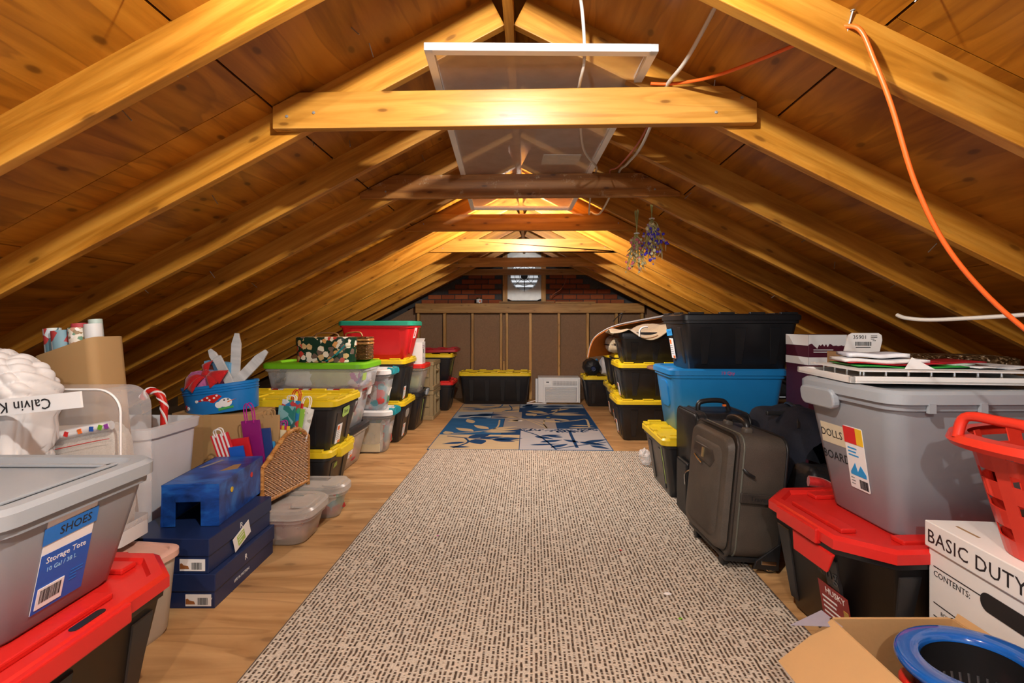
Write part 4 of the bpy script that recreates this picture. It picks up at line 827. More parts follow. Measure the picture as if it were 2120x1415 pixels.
MB().loft([[(p[0] * 1.0, p[1], z) for p in [q[:2] for q in rrect(.22, .086, .02, n=3)]] for z in (.02, .10)], False, False).build('base_panel', WHITEP, t, smooth=50)
pass
MESHF = fabric('cream_mesh', (.70, .64, .56), (.50, .44, .37), 220)
t = thing('crib_bumper', 'cream mesh crib bumper with a bright lettered trim', 'bedding', (-1.80, 1.955, .37), R(3))
m = MB(); m.blob((0, 0, .225), (.40, .13, .44), 3, .05, 2, 32, 20, .28); m.build('mesh_pad', MESHF, t, smooth=70, rot=(0, R(-3), 0))
tr_ = smoothpath([(-.19, -.07, .37), (-.12, -.075, .40), (0, -.075, .425), (.12, -.075, .45), (.18, -.07, .46)], 5); MB().tube(tr_, .018, 8).build('trim_roll', WHITE, t, smooth=60)
for k, p in enumerate(tr_[1:-1:2]): MB().box((0, 0, 0), (.014, .004, .018)).build('trim_letter', [REDINK, ORANGEINK, BLUEINK, GREENLID, plain('purple_print', (.3, .05, .4), .5)][k % 5], t, loc=(p.x, p.y - .018, p.z), rot=(0, .3 * (k % 3 - 1), 0))
MB().tube([(p.x, p.y - .012, p.z - .05) for p in tr_], .0015, 4).build('red_stitching', REDINK, t)
# kraft box with wrapping paper
KP = plain('kraft_paper', (.42, .26, .115), .7, .25, var=.06, vs=4)
t = thing('kraft_box', 'tall kraft box leaning against the rafters full of wrapping paper', 'box', (-1.86, 2.14, 0), (0, R(-6), R(-4)))
m = MB(); h = 1.13; prof = [rrect(.145, .085, .035, z, 4) for z in (0, h)]
for r_ in prof:
    pass
top_o = [(p[0], p[1], h + .03 * p[0] / .145 * 1.0) for p in prof[1]]
inn = [(p[0] * .96, p[1] * .95, p[2]) for p in top_o]
m.loft([prof[0], top_o, inn, [(p[0], p[1], h - .25) for p in inn]], True, True); m.build('box_wall', KP, t, smooth=40)
ROLLS = [(-.10, -.03, .032, blotch('santa_wrap', [(0, (.1, .2, .25)), (.3, (.6, .7, .75)), (.5, (.5, .05, .05)), (.7, (.05, .1, .15)), (.85, (.7, .75, .7))], 30), 'wrapping paper roll with red and blue winter print', .10), (-.04, -.05, .036, blotch('village_wrap', [(0, (.2, .35, .42)), (.35, (.75, .75, .75)), (.55, (.45, .05, .05)), (.75, (.15, .25, .3))], 22), 'wrapping paper roll with snowy village print', .085), (.03, -.045, .03, blotch('sparkle_wrap', [(0, (.75, .7, .6)), (.3, (.3, .2, .1)), (.5, (.85, .83, .8)), (.7, (.55, .3, .2)), (.85, (.15, .3, .2))], 70), 'wrapping paper roll with fine glittery dots', .09), (.09, -.02, .033, plain('white_wrap', (.72, .72, .71), .5), 'plain white wrapping paper roll', .10), (-.03, .045, .03, stripes('band_wrap', (.5, .05, .06), (.08, .28, .3), 6, 'Z'), 'red and teal banded wrapping paper roll', .115), (.05, .045, .026, plain('pale_green_wrap', (.5, .62, .56), .4), 'pale green wrapping paper roll', .125)]
for (x, y, r_, mt, lab, up) in ROLLS:
    m = MB(); m.lathe([(r_, -.4), (r_, up), (r_ * .55, up), (r_ * .5, up - .1)], 18, c0=True)
    o = m.build('wrapping_roll', mt, None, smooth=50); o.matrix_world = Matrix.LocRotScale(Vector((-1.86, 2.14, 0)), None, None) @ Matrix.Rotation(R(-4), 4, 'Z') @ Matrix.Rotation(R(-6), 4, 'Y') @ Matrix.Translation((x, y * .8, 1.12)); tag(o, lab, 'wrapping paper', 'rolls of wrapping paper in the kraft box')
t = thing('cardboard_box', 'small cardboard box with blue tape behind the vinyl bags', 'box', (-2.27, 2.22, 0)); MB().bx(-.12, .12, -.08, .08, 0, .9).build('box_body', CARDD, t, bevel=.003); MB().bx(-.122, .122, -.082, .082, .85, .885).build('blue_tape', TAPEBLUE, t)
# white bin and candy cane
t = thing('plastic_bin', 'open white plastic bin holding a candy cane', 'bin', (-2.02, 2.475, 0))
m = MB(); m.loft([rrect(.19, .16, .04, 0), rrect(.235, .185, .05, .67), rrect(.25, .20, .06, .68), rrect(.255, .205, .06, .725), rrect(.235, .185, .05, .73), rrect(.225, .175, .05, .68), rrect(.185, .155, .04, .02)], True, True); m.build('bin_wall', WHITEBIN, t, smooth=40)
t = thing('candy_cane', 'red and white striped candy cane decoration', 'decoration', (-1.83, 2.46, .38))
pts = smoothpath([(0, 0, 0), (0, 0, .35), (0, 0, .44), (-.03, 0, .495), (-.08, 0, .505), (-.11, 0, .47)], 8); MB().tube(pts, .017, 10).build('cane', RED, t, smooth=70)
m = MB()
for ph in (0, PI):
    sp = []
    for i, p in enumerate(pts):
        d = (pts[min(i + 1, len(pts) - 1)] - pts[max(i - 1, 0)]).normalized(); w_ = d.cross(Vector((0, 1, 0))).normalized(); a = ph + i * .42; sp.append(p + (w_ * math.cos(a) + Vector((0, 1, 0)) * math.sin(a)) * .0145)
    m.tube(smoothpath(sp, 3), .0058, 5)
each(m, 'stripe', WHITE, t, smooth=70)
# cardboard box with tin tub on it
t = thing('cardboard_box', 'plain brown cardboard box carrying the snowman tub', 'box', (-1.93, 3.18, 0), R(2)); MB().bx(-.24, .24, -.18, .12, 0, .67).build('box_body', CARD, t, bevel=.004); MB().bx(-.06, -.01, -.1815, -.18, .2, .67).build('packing_tape', plain('brown_tape', (.45, .28, .12), .3), t); MB().bx(-.245, -.235, -.19, .12, .4, .68).build('lid_flap', CARD, t)
TX, TY, TZ = -1.94, 3.13, .674
TUBM = plain('blue_enamel', (.012, .19, .55), .22, var=.06)
t = thing('tin_tub', 'blue oval tin tub painted with a snowman', 'tub', (TX, TY, TZ), (0, R(-7), 0)); a_, b_ = .235, .145
prof = [(.93, 0), (.935, .004), (1.0, .155), (1.025, .158), (1.025, .172), (1.0, .175), (.98, .172), (.93, .02)]
MB().loft([[(a_ * q * math.cos(2 * PI * k / 40), b_ * q * math.sin(2 * PI * k / 40), z + .0) for k in range(40)] for q, z in prof], True, True).build('tub_wall', TUBM, t, smooth=35)
for z in (.128, .143): MB().tube([(a_ * .995 * math.cos(2 * PI * k / 40), b_ * .995 * math.sin(2 * PI * k / 40), z) for k in range(40)], .004, 5, True).build('rolled_band', TUBM, t, smooth=60)
def onwall(u, v, off=.0015):
    q = .935 + .065 * v / .155; a = -PI / 2 + u / .2; return Vector((a_ * q * math.cos(a), b_ * q * math.sin(a), v)) + Vector((math.cos(a) * b_, math.sin(a) * a_, 0)).normalized() * off
def wallpoly(name, pts, mat, off, t=t):
    cx = sum(p[0] for p in pts) / len(pts); cy = sum(p[1] for p in pts) / len(pts); m = MB(); rings = []
    for q in (.02, .35, .7, 1): rings.append([tuple(onwall(cx + (p[0] - cx) * q, cy + (p[1] - cy) * q, off)) for p in pts])
    rings.append([tuple(onwall(p[0], p[1], -.001)) for p in pts]); m.loft(rings, True, True); m.build(name, mat, t)
def disc(cx, cy, r, n=12, sy=1): return [(cx + r * math.cos(2 * PI * k / n), cy + r * sy * math.sin(2 * PI * k / n)) for k in range(n)]
wallpoly('snowman_hat', [(-.06, .085), (.0, .112), (.05, .118), (.075, .10), (.05, .08), (.03, .065)], RED, .002); wallpoly('snowman_head', disc(.09, .06, .035, sy=.8), WHITE, .003); wallpoly('snowman_cheek', disc(.055, .05, .02), WHITE, .003)
wallpoly('carrot_nose', [(.10, .058), (.15, .075), (.102, .066)], ORANGEINK, .0045); wallpoly('snowman_eye', disc(.085, .075, .005, 8), BLACKINK, .0045); wallpoly('snowman_eye', disc(.105, .078, .005, 8), BLACKINK, .0045); wallpoly('scarf', [(.05, .012), (.13, .022), (.13, .036), (.05, .03)], plain('scarf_green', (.05, .35, .08), .5), .0035)
for (u, v) in ((-.03, .09), (.0, .1), (.035, .095), (.05, .108), (.01, .085)): wallpoly('hat_dot', disc(u, v, .006, 8), WHITE, .0035)
wallpoly('pompom', disc(-.066, .084, .009), WHITE, .004); wallpoly('snowman_hat', [(-.2, .05), (-.17, .065), (-.15, .05), (-.17, .03)], RED, .002); wallpoly('pompom', disc(-.148, .045, .011), WHITE, .004)
def onto(lab, cat, name, mb, mat, loc, rot=(0, 0, 0), smooth=60, group=None, bevel=0):
    o = mb.build(name, mat, None, smooth=smooth, loc=loc, rot=rot, bevel=bevel); return tag(o, lab, cat, group)
contents('dark green and red filler cloth lying in the snowman tub', TX + .02, TY, TZ + .03, (.34, .18, .11), (.1, .1, .1), 31, mat=KR)
contents('shiny pink cloth in the snowman tub', TX - .09, TY - .02, TZ + .13, (.2, .16, .12), (.5, .08, .3), 32, mat=fabric('pink_satin', (.60, .16, .38), (.35, .06, .22), 60, .4))
t = thing('fabric_bow', 'red felt bow lying over the edge of the snowman tub', 'bow', (TX - .055, TY - .08, TZ + .235), (R(50), R(-8), R(-5))); t.scale = (1.1, 1.1, 1.1)
FELT = fabric('red_felt', (.52, .012, .014), (.38, .008, .01), 200)
for (a, L_, W_) in ((200, .13, .08), (-15, .12, .075), (110, .10, .06), (235, .12, .05), (-45, .11, .05)):
    m = MB(); ca, sa = math.cos(R(a)), math.sin(R(a))
    def fn(u, v): x = u * L_; y = (v - .5) * W_ * (.3 + .9 * u); z = .028 * math.sin(PI * u) * (1 - (2 * v - 1) ** 2 * .6); return (x * ca - y * sa, x * sa + y * ca, z)
    m.grid(fn, 8, 6); o = m.build('bow_loop', FELT, t, smooth=70); s_ = o.modifiers.new('s', 'SOLIDIFY'); s_.thickness = .003
MB().blob((0, 0, .012), (.035, .04, .035), 2).build('bow_knot', FELT, t, smooth=70)
t = thing('gift_bag', 'pale blue gift bag with reindeer picture in the snowman tub', 'gift bag', (TX - .055, TY + .05, TZ + .12), (R(8), R(4), R(-6)))
MB().bx(-.09, .09, -.02, .02, 0, .19).build('paper_bag', plain('sky_paper', (.16, .45, .72), .5), t, bevel=.002)
BRN = plain('brown_print', (.18, .05, .03), .6); Mf = frame((0, -.0205, .12), (1, 0, 0), (0, 0, 1))
poly(t, Mf, [(-.06, .02), (-.05, .05), (-.03, .05), (-.02, .02)], BRN, 'tree_print'); poly(t, Mf, [(.0, -.02), (.015, .02), (.0, .05), (.02, .03), (.035, .055), (.04, .02), (.06, .03), (.04, .0), (.05, -.03), (.02, -.01)], BRN, 'reindeer_print'); poly(t, Mf, [(-.085, -.05), (-.06, -.05), (-.06, .0), (-.085, .06)], WHITE, 'snow_print')
PICK = wood('white_painted_wood', [(.50, .51, .51), (.60, .61, .61), (.68, .69, .69)], rough=.6, knots=.0, bump=.4)
def stake(lab, a, b, w, yoff, tipL=.045, ry=0):
    a = Vector(a); b = Vector(b); d = b - a; L_ = d.length
    m = MB(); m.prism([(-w / 2, 0), (w / 2, 0), (w / 2, L_ - tipL), (w * .2, L_), (-w * .2, L_), (-w / 2, L_ - tipL)], -.007, .007)
    ang = math.atan2(d.x, d.z); o = m.build('picket_stake', PICK, None, loc=a, bevel=.002); o.matrix_world = Matrix.Translation(a) @ Matrix.Rotation(ang, 4, 'Y') @ Matrix.Rotation(R(ry), 4, 'Z') @ Matrix.Rotation(PI / 2, 4, 'X'); return tag(o, lab, 'wooden stake', 'white picket stakes in the snowman tub')
stake('tallest upright white picket stake in the snowman tub', (-1.885, 3.15, .74), (-1.865, 3.15, 1.165), .062, 0, .07)
stake('white picket stake leaning furthest right', (-1.93, 3.10, .76), (-1.645, 3.10, 1.055), .062, 0, .07)
stake('white picket stake leaning left behind the blunt one', (-1.84, 3.16, .74), (-2.05, 3.16, 1.06), .05, 0, .04)
stake('blunt white stake leaning left in front', (-1.83, 3.08, .78), (-1.955, 3.08, 1.02), .055, 0, .004)
# low clear boxes
def underbed(label, x0, x1, y0, y1, z0, h, rot=0):
    T = tote(label, x0, x1, y0, y1, z0, h, FROST, FROST, rot=rot, style='flat', ribs=False, taper=.035, r=.10, group='low clear boxes', nlip=True)
    m = MB(); m.loft([rrect(.05, .11, .03, T.h), rrect(.046, .105, .03, T.h + .006)]); m.build('lid_grip', FROST, T.o, loc=(T.L - .09, 0, 0), smooth=40)
    return T
underbed('near low clear lidded box on the floor under the wicker basket', -1.84, -1.19, 2.66, 3.03, 0, .205, 0); contents('brown and red cloth inside the near low clear box', -1.48, 2.845, .012, (.48, .24, .14), (.3, .1, .1), 41, mat=blotch('brown_red_cloth', [(0, (.3, .12, .1)), (.4, (.42, .3, .26)), (.7, (.25, .05, .06))], 18))
underbed('far low clear lidded box with red and green holiday things', -1.78, -1.15, 3.05, 3.30, 0, .215, 0); contents('red and green holiday cloth inside the far low clear box', -1.42, 3.175, .012, (.44, .14, .14), (.3, .1, .1), 43, mat=blotch('holiday_cloth', [(0, (.45, .04, .04)), (.45, (.05, .28, .16)), (.7, (.1, .3, .35)), (.9, (.5, .4, .3))], 14))
# wicker magazine basket
t = thing('wicker_basket', 'brown wicker basket with an arched side full of gift bags', 'basket', (-1.535, 2.94, .226), R(-9)); hx, hy = .105, .215
def wtop(x, y):
    q = (y + hy) / (2 * hy)
    arch = .20 + .155 * math.sin(min(1, q / .66) * PI / 2) ** 1.3 - .075 * max(0, (q - .66) / .34) ** 2
    return arch if abs(x) > hx - .004 else (.19 if y < 0 else .27)
m = MB(); fn, LL = rectpath(hx, hy, wtop); weave(m, fn, 34, LL, .36, .0058, .0135, .012); m.build('woven_strands', WICK, t, smooth=60, kind='stuff')
m = MB(); n_ = 24
for sx in (-1, 1):
    lo_ = [(sx * (hx - .003), -hy + 2 * hy * i / n_, .01) for i in range(n_ + 1)]; hi_ = [(sx * (hx - .003), p[1], wtop(hx, p[1]) - .005) for p in lo_]
    m.loft([lo_ + hi_[::-1], [(p[0] - sx * .004, p[1], p[2]) for p in lo_ + hi_[::-1]]])
for sy in (-1, 1): m.bx(-hx, hx, sy * (hy - .003) - .002, sy * (hy - .003) + .002, .01, wtop(0, sy) - .004)
m.bx(-hx, hx, -hy, hy, .008, .014); m.build('lining', WICKD, t)
for sx in (-1, 1):
    pts = [(sx * hx, -hy + 2 * hy * i / n_, wtop(hx, -hy + 2 * hy * i / n_) + .004) for i in range(n_ + 1)]; o = MB().tube(pts, .013, 8).build('rim_cane', WICK, t, smooth=60)
    m = MB()
    for i in (3, 8, 13, 18): m.tube([Vector(pts[i]), Vector(pts[i + 1])], .0155, 8)
    each(m, 'rim_binding', plain('pale_cane', (.50, .26, .08), .4), o, smooth=60)
    MB().tube([(sx * hx, -hy, .008), (sx * hx, hy, .008)], .012, 8).build('base_cane', WICK, t, smooth=60)
    for sy in (-1, 1): MB().tube([(sx * hx, sy * hy, -.016), (sx * hx, sy * hy, wtop(hx, sy * hy))], .012, 8).build('corner_post', WICK, t, smooth=60)
MB().tube([(-hx, -hy, .195), (hx, -hy, .195)], .012, 8).build('rim_cane', WICK, t, smooth=60); MB().tube([(-hx, hy, .275), (hx, hy, .275)], .012, 8).build('rim_cane', WICK, t, smooth=60)
BM = Matrix.Translation((-1.535, 2.94, .226)) @ Matrix.Rotation(R(-8), 4, 'Z')
def bag(lab, x, y, z, w, h, mt, hm, lean=(0, 0, 0), hh=.06, thick=.012, name='gift_bag'):
    t = thing(name, lab, 'gift bag', BM @ Vector((x, y, z)), (R(lean[0]), R(lean[1]), R(-8 + lean[2])), 'gift bags in the wicker basket')
    MB().bx(-w / 2, w / 2, -thick / 2, thick / 2, 0, h).build('paper_bag', mt, t, bevel=.0015)
    if hm:
        for s in (-1, 1): MB().tube(smoothpath([(-w * .22, s * thick * .6, h - .012), (-w * .2, s * thick * .9, h + hh * .7), (0, s * thick * 1.2, h + hh), (w * .2, s * thick * .9, h + hh * .7), (w * .22, s * thick * .6, h - .012)]), .0032, 5).build('handle', hm, t, smooth=60)
    return t
REDP = plain('red_paper', (.60, .012, .02), .5); MAG = plain('magenta_paper', (.24, .008, .16), .5); PURC = plain('magenta_cord', (.42, .01, .25), .6); NAVP = dots('navy_dot_paper', (.012, .04, .19), (.8, .8, .8), 34, .16); SKYD = dots('sky_dot_paper', (.04, .28, .55), (.01, .02, .08), 40, .28); STR = stripes('red_white_stripe', (.65, .02, .03), (.82, .8, .78), 14)
bag('red and white striped gift bag at the near end of the basket', -.075, -.165, .03, .10, .37, STR, WHITE, (8, -14, 8), .03)
bag('flat red gift bag leaning beside the striped one', -.02, -.14, .02, .11, .34, REDP, None, (6, -9, 4))
bag('narrow blue edged gift bag near the front of the basket', -.03, -.172, .02, .08, .30, plain('cobalt_paper', (.01, .10, .5), .5), None, (6, -8, 10))
bag('tall magenta gift bag with magenta cord handles', .01, -.105, .03, .115, .42, MAG, PURC, (4, -6, 0), .10)
bag('navy gift bag with white dots', .05, -.085, .03, .10, .37, NAVP, None, (3, -5, 5))
bag('kraft brown gift bag with twisted paper handles', .02, -.035, .03, .125, .43, KP, KP, (-2, -2, 3), .03, .02)
bag('small sky blue dotted gift bag', .065, -.065, .06, .06, .26, SKYD, None, (4, -3, 8))
bag('cream gift bag in the middle of the basket', .04, .0, .03, .09, .34, PAPERS, None, (0, 2, 5))
bag('yellow and red gift bag in the middle of the basket', .05, .022, .03, .08, .36, stripes('party_paper', (.65, .45, .03), (.5, .03, .05), 9), PURC, (0, 3, 0), .03)
bag('dark teal patterned gift bag', .035, .055, .08, .11, .42, blotch('teal_leaf_paper', [(0, (.02, .18, .17)), (.5, (.2, .42, .45)), (.75, (.03, .1, .1))], 24), None, (-3, 3, 0))
bag('green and blue winter print gift bag', .02, .09, .10, .12, .43, blotch('winter_paper', [(0, (.02, .2, .45)), (.4, (.05, .35, .15)), (.65, (.5, .05, .05)), (.85, (.6, .65, .7))], 26), WHITE, (-4, 5, 0), .03)
bag('red gift bag with red cord handles at the far end', .0, .135, .13, .11, .38, REDP, REDP, (-6, 7, 0), .08)
bag('lime dotted gift bag at the far end', .03, .115, .11, .10, .37, dots('lime_dot_paper', (.25, .5, .05), (.7, .75, .5), 50, .25), None, (-5, 8, 0))
bag('white printed gift bag with white cord handles', .02, .17, .12, .12, .36, blotch('white_print_paper', [(0, (.7, .7, .68)), (.6, (.78, .78, .76)), (.85, (.45, .43, .4))], 40), WHITE, (-6, 12, 0), .07)
bag('orange and black halloween gift bag behind the striped one', -.10, -.13, .02, .07, .30, plain('halloween_paper', (.65, .15, .01), .5), BLACKINK, (6, -16, 0), .02)
# ---------------------------------------------------------------- back wall things
t = thing('air_conditioner', 'white window air conditioner on the floor by the back wall', 'air conditioner', (.466, 7.93, 0))
MB().bx(-.325, .325, -.15, .18, .01, .40).build('case', WHITEP, t, bevel=.008); MB().bx(-.25, .30, -.178, -.15, .02, .385).build('front_panel', WHITEP, t, bevel=.006)
LOUV = plain('louvre_grey', (.30, .30, .33), .5)
for k in range(13): MB().box((0, 0, 0), (.47, .012, .009), Matrix.Rotation(R(25), 4, 'X')).build('intake_slat', WHITEP, t, loc=(.025, -.181, .045 + .0165 * k))
MB().bx(-.215, .27, -.1795, -.176, .036, .255).build('intake_grille', LOUV, t)
MB().bx(-.10, .27, -.181, -.176, .285, .35).build('vent_opening', plain('vent_dark', (.2, .2, .21), .6), t)
for k in range(4): MB().bx(-.10, .27, -.19, -.178, .291 + .016 * k, .299 + .016 * k).build('vent_slat', WHITEP, t)
for k in range(8): MB().bx(-.09 + .048 * k, -.086 + .048 * k, -.192, -.178, .285, .35).build('vent_fin', WHITEP, t)
MB().bx(-.225, -.13, -.182, -.176, .295, .35).build('control_panel', WHITE, t); MB().bx(-.2, -.155, -.1835, -.181, .325, .34).build('display', BLACKINK, t)
for s in (-1,): MB().bx(s * .345 - .018, s * .345 + .018, -.05, .03, .0, .37).build('side_curtain', WHITEBIN, t, bevel=.004)
MB().tube(smoothpath([(-.3, -.17, .03), (-.2, -.21, .012), (-.3, -.25, .012), (-.42, -.24, .016), (-.5, -.2, .01), (-.46, -.1, .012), (-.36, -.05, .03)]), .006, 6).build('power_cord', WHITE, t, smooth=60)
t = thing('sleeping_bag', 'black rolled sleeping bag on the yellow lid by the air conditioner', 'sleeping bag', (.94, 7.62, .459))
def rollfn(u, v):
    a = 2 * PI * u; r_ = .118 * (1 - .75 * max(0, abs(v - .5) * 2 - .82) / .18) * (1 + .05 * math.sin(a * 9 + v * 3) * (abs(v - .5) * 2) ** 2 + .03 * noise.noise(Vector((math.cos(a) * 2, math.sin(a) * 2, v * 6)))); return (r_ * math.cos(a), (v - .5) * .42, .125 + r_ * math.sin(a))
BLKF = fabric('black_nylon', (.016, .016, .018), (.008, .008, .009), 120, .45); MB().grid(rollfn, 40, 24).build('rolled_body', BLKF, t, smooth=70)
MB().lathe([(0, 0), (.03, .004), (.04, -.01)], 14, Matrix.Translation((.01, -.205, .105)) @ Matrix.Rotation(PI / 2, 4, 'X')).build('drawstring_end', plain('navy_nylon', (.02, .03, .09), .5), t, smooth=60)
MB().tube(smoothpath([(.06, -.1, .24), (.1, .0, .22), (.09, .08, .235)]), .01, 6).build('strap', TAPEBLUE, t, smooth=60)
t = thing('white_pillow', 'white pillow in a sack beside the black sleeping bag', 'pillow', (1.18, 7.64, .459)); MB().blob((0, 0, .135), (.23, .34, .29), 6, .1, 2, 36, 22, .75).build('pillow_body', fabric('white_cotton', (.70, .70, .72), (.6, .6, .62), 60), t, smooth=70)
# orange board over the right row
OR = plain('orange_board_face', (.42, .12, .012), .6, var=.12, vs=30, bump=.2, bs=60); SILV = plain('silver_board_face', (.5, .52, .55), .35, metal=.3)
t = thing('curved_board', 'curved orange board with a silver top over the right row of totes', 'board', (0, 0, 0))
path = smoothpath([(1.62, 0, 1.31), (1.46, 0, 1.286), (1.1, 0, 1.22), (.95, 0, 1.182), (.85, 0, 1.138), (.75, 0, 1.066), (.70, 0, .97), (.674, 0, .85)], 6)
m = MB(); N_ = len(path); ring = []; edge = []
for i, p in enumerate(path):
    d = (path[min(i + 1, N_ - 1)] - path[max(i - 1, 0)]).normalized(); nn = Vector((d.z, 0, -d.x)); nn = nn if nn.z > 0 or (abs(nn.z) < .3 and nn.x < 0) else -nn
    q = i / (N_ - 1); A_ = Vector((p.x, 5.70, p.z)); B_ = Vector((p.x + .34 * q ** .8, 6.22, p.z - .07 * (1 - q)))
    ring.append([tuple(A_), tuple(A_ + nn * .012), tuple(B_ + nn * .012), tuple(B_)]); edge.append(A_ + nn * (.012 + .01 * (1 - q)))
m.loft(ring); m.build('curved_sheet', OR, t, smooth=40)
MB().tube(edge, [max(.016 * (1 - i / (N_ * .8)), .003) for i in range(N_)], 6).build('silver_edge', SILV, t, smooth=60)
MB().tube(smoothpath([(1.05, 6.3, 1.26), (1.12, 6.33, 1.33), (1.17, 6.33, 1.36), (1.13, 6.3, 1.25)]), .006, 5).build('black_strap', BLACK, t)
CANV = fabric('beige_canvas', (.50, .40, .27), (.36, .28, .18), 150)
t = thing('canvas_cloth', 'beige canvas cover with a white hook draped over a black lid', 'canvas', (0, 0, 0))
def cv(u, v):
    x = .86 + .62 * u; y = 5.22 + .45 * v; z = 1.148 + .035 * math.sin(u * 7 + v * 3) * (.4 + v) + .05 * u + .03 * noise.noise(Vector((x * 6, y * 6, 1)))
    if v < .3: q = (.3 - v) / .3; z -= q * (.10 * math.sin(PI * min(1, max(0, (u - .28) / .72))) ** .7 + .0); y -= .03 * q
    if u < .3: q = (.3 - u) / .3; z -= q * q * .0; z -= q * .02
    return (x, y, z)
o = MB().grid(cv, 44, 26).build('cloth_sheet', CANV, t, smooth=70); s_ = o.modifiers.new('s', 'SOLIDIFY'); s_.thickness = .006
MB().tube(smoothpath([(1.13, 5.17, 1.10), (1.13, 5.16, 1.16), (1.16, 5.16, 1.19), (1.21, 5.17, 1.195)]), .010, 7).build('white_hook', WHITEP, t, smooth=60)
t = thing('canvas_roll', 'rolled beige canvas bundle between the orange board and black tote', 'canvas', (1.02, 5.98, .885)); MB().blob((0, 0, .105), (.22, .36, .2), 5, .08, 2, 30, 18, .7).build('rolled_cloth', CANV, t, smooth=70); MB().tube([(.0, -.2, .1), (-.1, -.12, .1), (-.118, .05, .1)], .008, 6).build('dark_strap', BLACK, t)
t = thing('round_tabletop', 'brown round wooden tabletop edge sticking out by the blue tote', 'tabletop', (1.32, 4.58, .815)); MB().lathe([(0, 0), (.235, 0), (.25, .008), (.25, .02), (.235, .03), (0, .03)], 40).build('disc', plain('brown_varnish', (.22, .11, .07), .3), t, smooth=40)
MB().lathe([(0, -.814), (.17, -.814), (.17, -.79), (.03, -.77), (.03, -.005), (0, -.005)], 20).build('pedestal', plain('brown_varnish', (.22, .11, .07), .3), t, smooth=40)
t = thing('painted_board', 'white painted board standing upright behind the blue tote', 'board', (1.30, 4.32, 0)); MB().bx(-.11, .5, -.012, .012, 0, .80).build('board', WHITECARD, t, bevel=.002)
t = thing('plastic_bag', 'crumpled clear plastic bag on the floor by the yellow lid', 'plastic bag', (1.0, 4.36, 0)); MB().blob((0, 0, .08), (.10, .14, .14), 9, .3, 2, 20, 14, .9).build('film', clear('plastic_film', (.85, .85, .87), .35, .1), t)
# ---------------------------------------------------------------- right side, luggage
GF = fabric('taupe_nylon', (.092, .076, .062), (.062, .051, .042), 260, .5); GFD = fabric('dark_taupe_nylon', (.05, .040, .034), (.035, .029, .025), 200, .4); BLK = plain('black_trim', (.012, .012, .013), .4)
t = thing('grey_suitcase', 'taupe upright wheeled suitcase standing on the carpet edge', 'suitcase', (1.065, 2.735, .012), (0, R(5.5), R(4)))
D, W, H = .125, .25, .665
def sect(hx, hy, hz, r, cz, n=5): return [(x, p[0], cz + p[1]) for x in (hx,) for p in [q[:2] for q in rrect(hy, hz, r, n=n)]]
m = MB(); m.loft([sect(-D + .008, W - .008, H / 2 - .03 - .008, .06, H / 2 + .02), sect(-D, W, H / 2 - .03, .065, H / 2 + .02), sect(D, W, H / 2 - .03, .065, H / 2 + .02), sect(D - .008 + .016, W - .008, H / 2 - .038, .06, H / 2 + .02)]); m.build('shell', GF, t, smooth=50)
m = MB(); m.loft([sect(-D, W - .02, H / 2 - .05, .06, H / 2 + .02), sect(-D - .03, W - .028, H / 2 - .06, .06, H / 2 + .02), sect(-D - .036, W - .045, H / 2 - .075, .05, H / 2 + .02)]); fp = m.build('front_pocket', GF, t, smooth=50)
m = MB(); m.loft([sect(-D - .03, W - .07, H / 2 - .10, .05, H / 2 + .015), sect(-D - .05, W - .09, H / 2 - .115, .05, H / 2 + .015)]); m.build('front_panel', GF, t, smooth=50)
m = MB(); m.loft([[(-D - .051, y, z) for y, z in ((.12, .545), (-.10, .545), (-.13, .50), (-.09, .455), (.05, .47), (.14, .50))], [(-D - .056, y * .93, (z - .5) * .93 + .5) for y, z in ((.12, .545), (-.10, .545), (-.13, .50), (-.09, .455), (.05, .47), (.14, .50))]]); m.build('badge_pocket', GFD, t, smooth=50)
MB().bx(-D - .062, -D - .055, -.01, .01, .485, .535).build('metal_badge', plain('brass', (.5, .4, .2), .3, metal=.8), t)
MB().tube(smoothpath([(-D - .058, .10, .475), (-D - .06, .05, .462), (-D - .058, .0, .452)]), .006, 6).build('zip_pull', CHROME, t)
for x in (-D + .005, D - .0): MB().tube([(x, p[1], p[2]) for p in sect(0, W + .002, H / 2 - .028, .066, H / 2 + .02, 8)], .007, 6, True).build('piping', BLK if x > 0 else GFD, t, smooth=60)
MB().tube([(-D + .035, p[1], p[2]) for p in sect(0, W + .001, H / 2 - .029, .066, H / 2 + .02, 8)], .005, 6, True).build('zipper', plain('zip_tape', (.10, .10, .08), .5), t, smooth=60)
MB().tube(smoothpath([(-D + .035, -W - .006, .50), (-D + .05, -W - .016, .485), (-D + .09, -W - .014, .465)]), .007, 6).build('zip_pull', BLK, t, smooth=60)
m = MB(); m.tube(smoothpath([(-.01, -.10, H - .015), (-.01, -.09, H + .03), (-.01, 0, H + .045), (-.01, .09, H + .03), (-.01, .10, H - .015)]), .016, 8); m.build('top_handle', BLK, t, smooth=60)
for s in (-1, 1): MB().blob((-.01, s * .105, H - .005), (.05, .05, .04), 1, .02).build('handle_mount', GF, t, smooth=60)
s_ = MB().bx(-D + .03, D - .005, -W - .016, -W - .004, .335, .385).build('side_handle', GFD, t, bevel=.005)
text(s_, 'Travelpro', frame((.02, -W - .0165, .36), (1, 0, 0), (0, 0, 1)), .034, BLACKINK)
m = MB(); m.prism([(D + .006, .02), (D - .12, .02), (D - .11, .06), (D - .06, .10), (D + .006, .155)], -.006, .006, Matrix.Translation((0, -W - .003, 0)) @ Matrix.Rotation(PI / 2, 4, 'X')); m.build('corner_guard', BLK, t, bevel=.003)
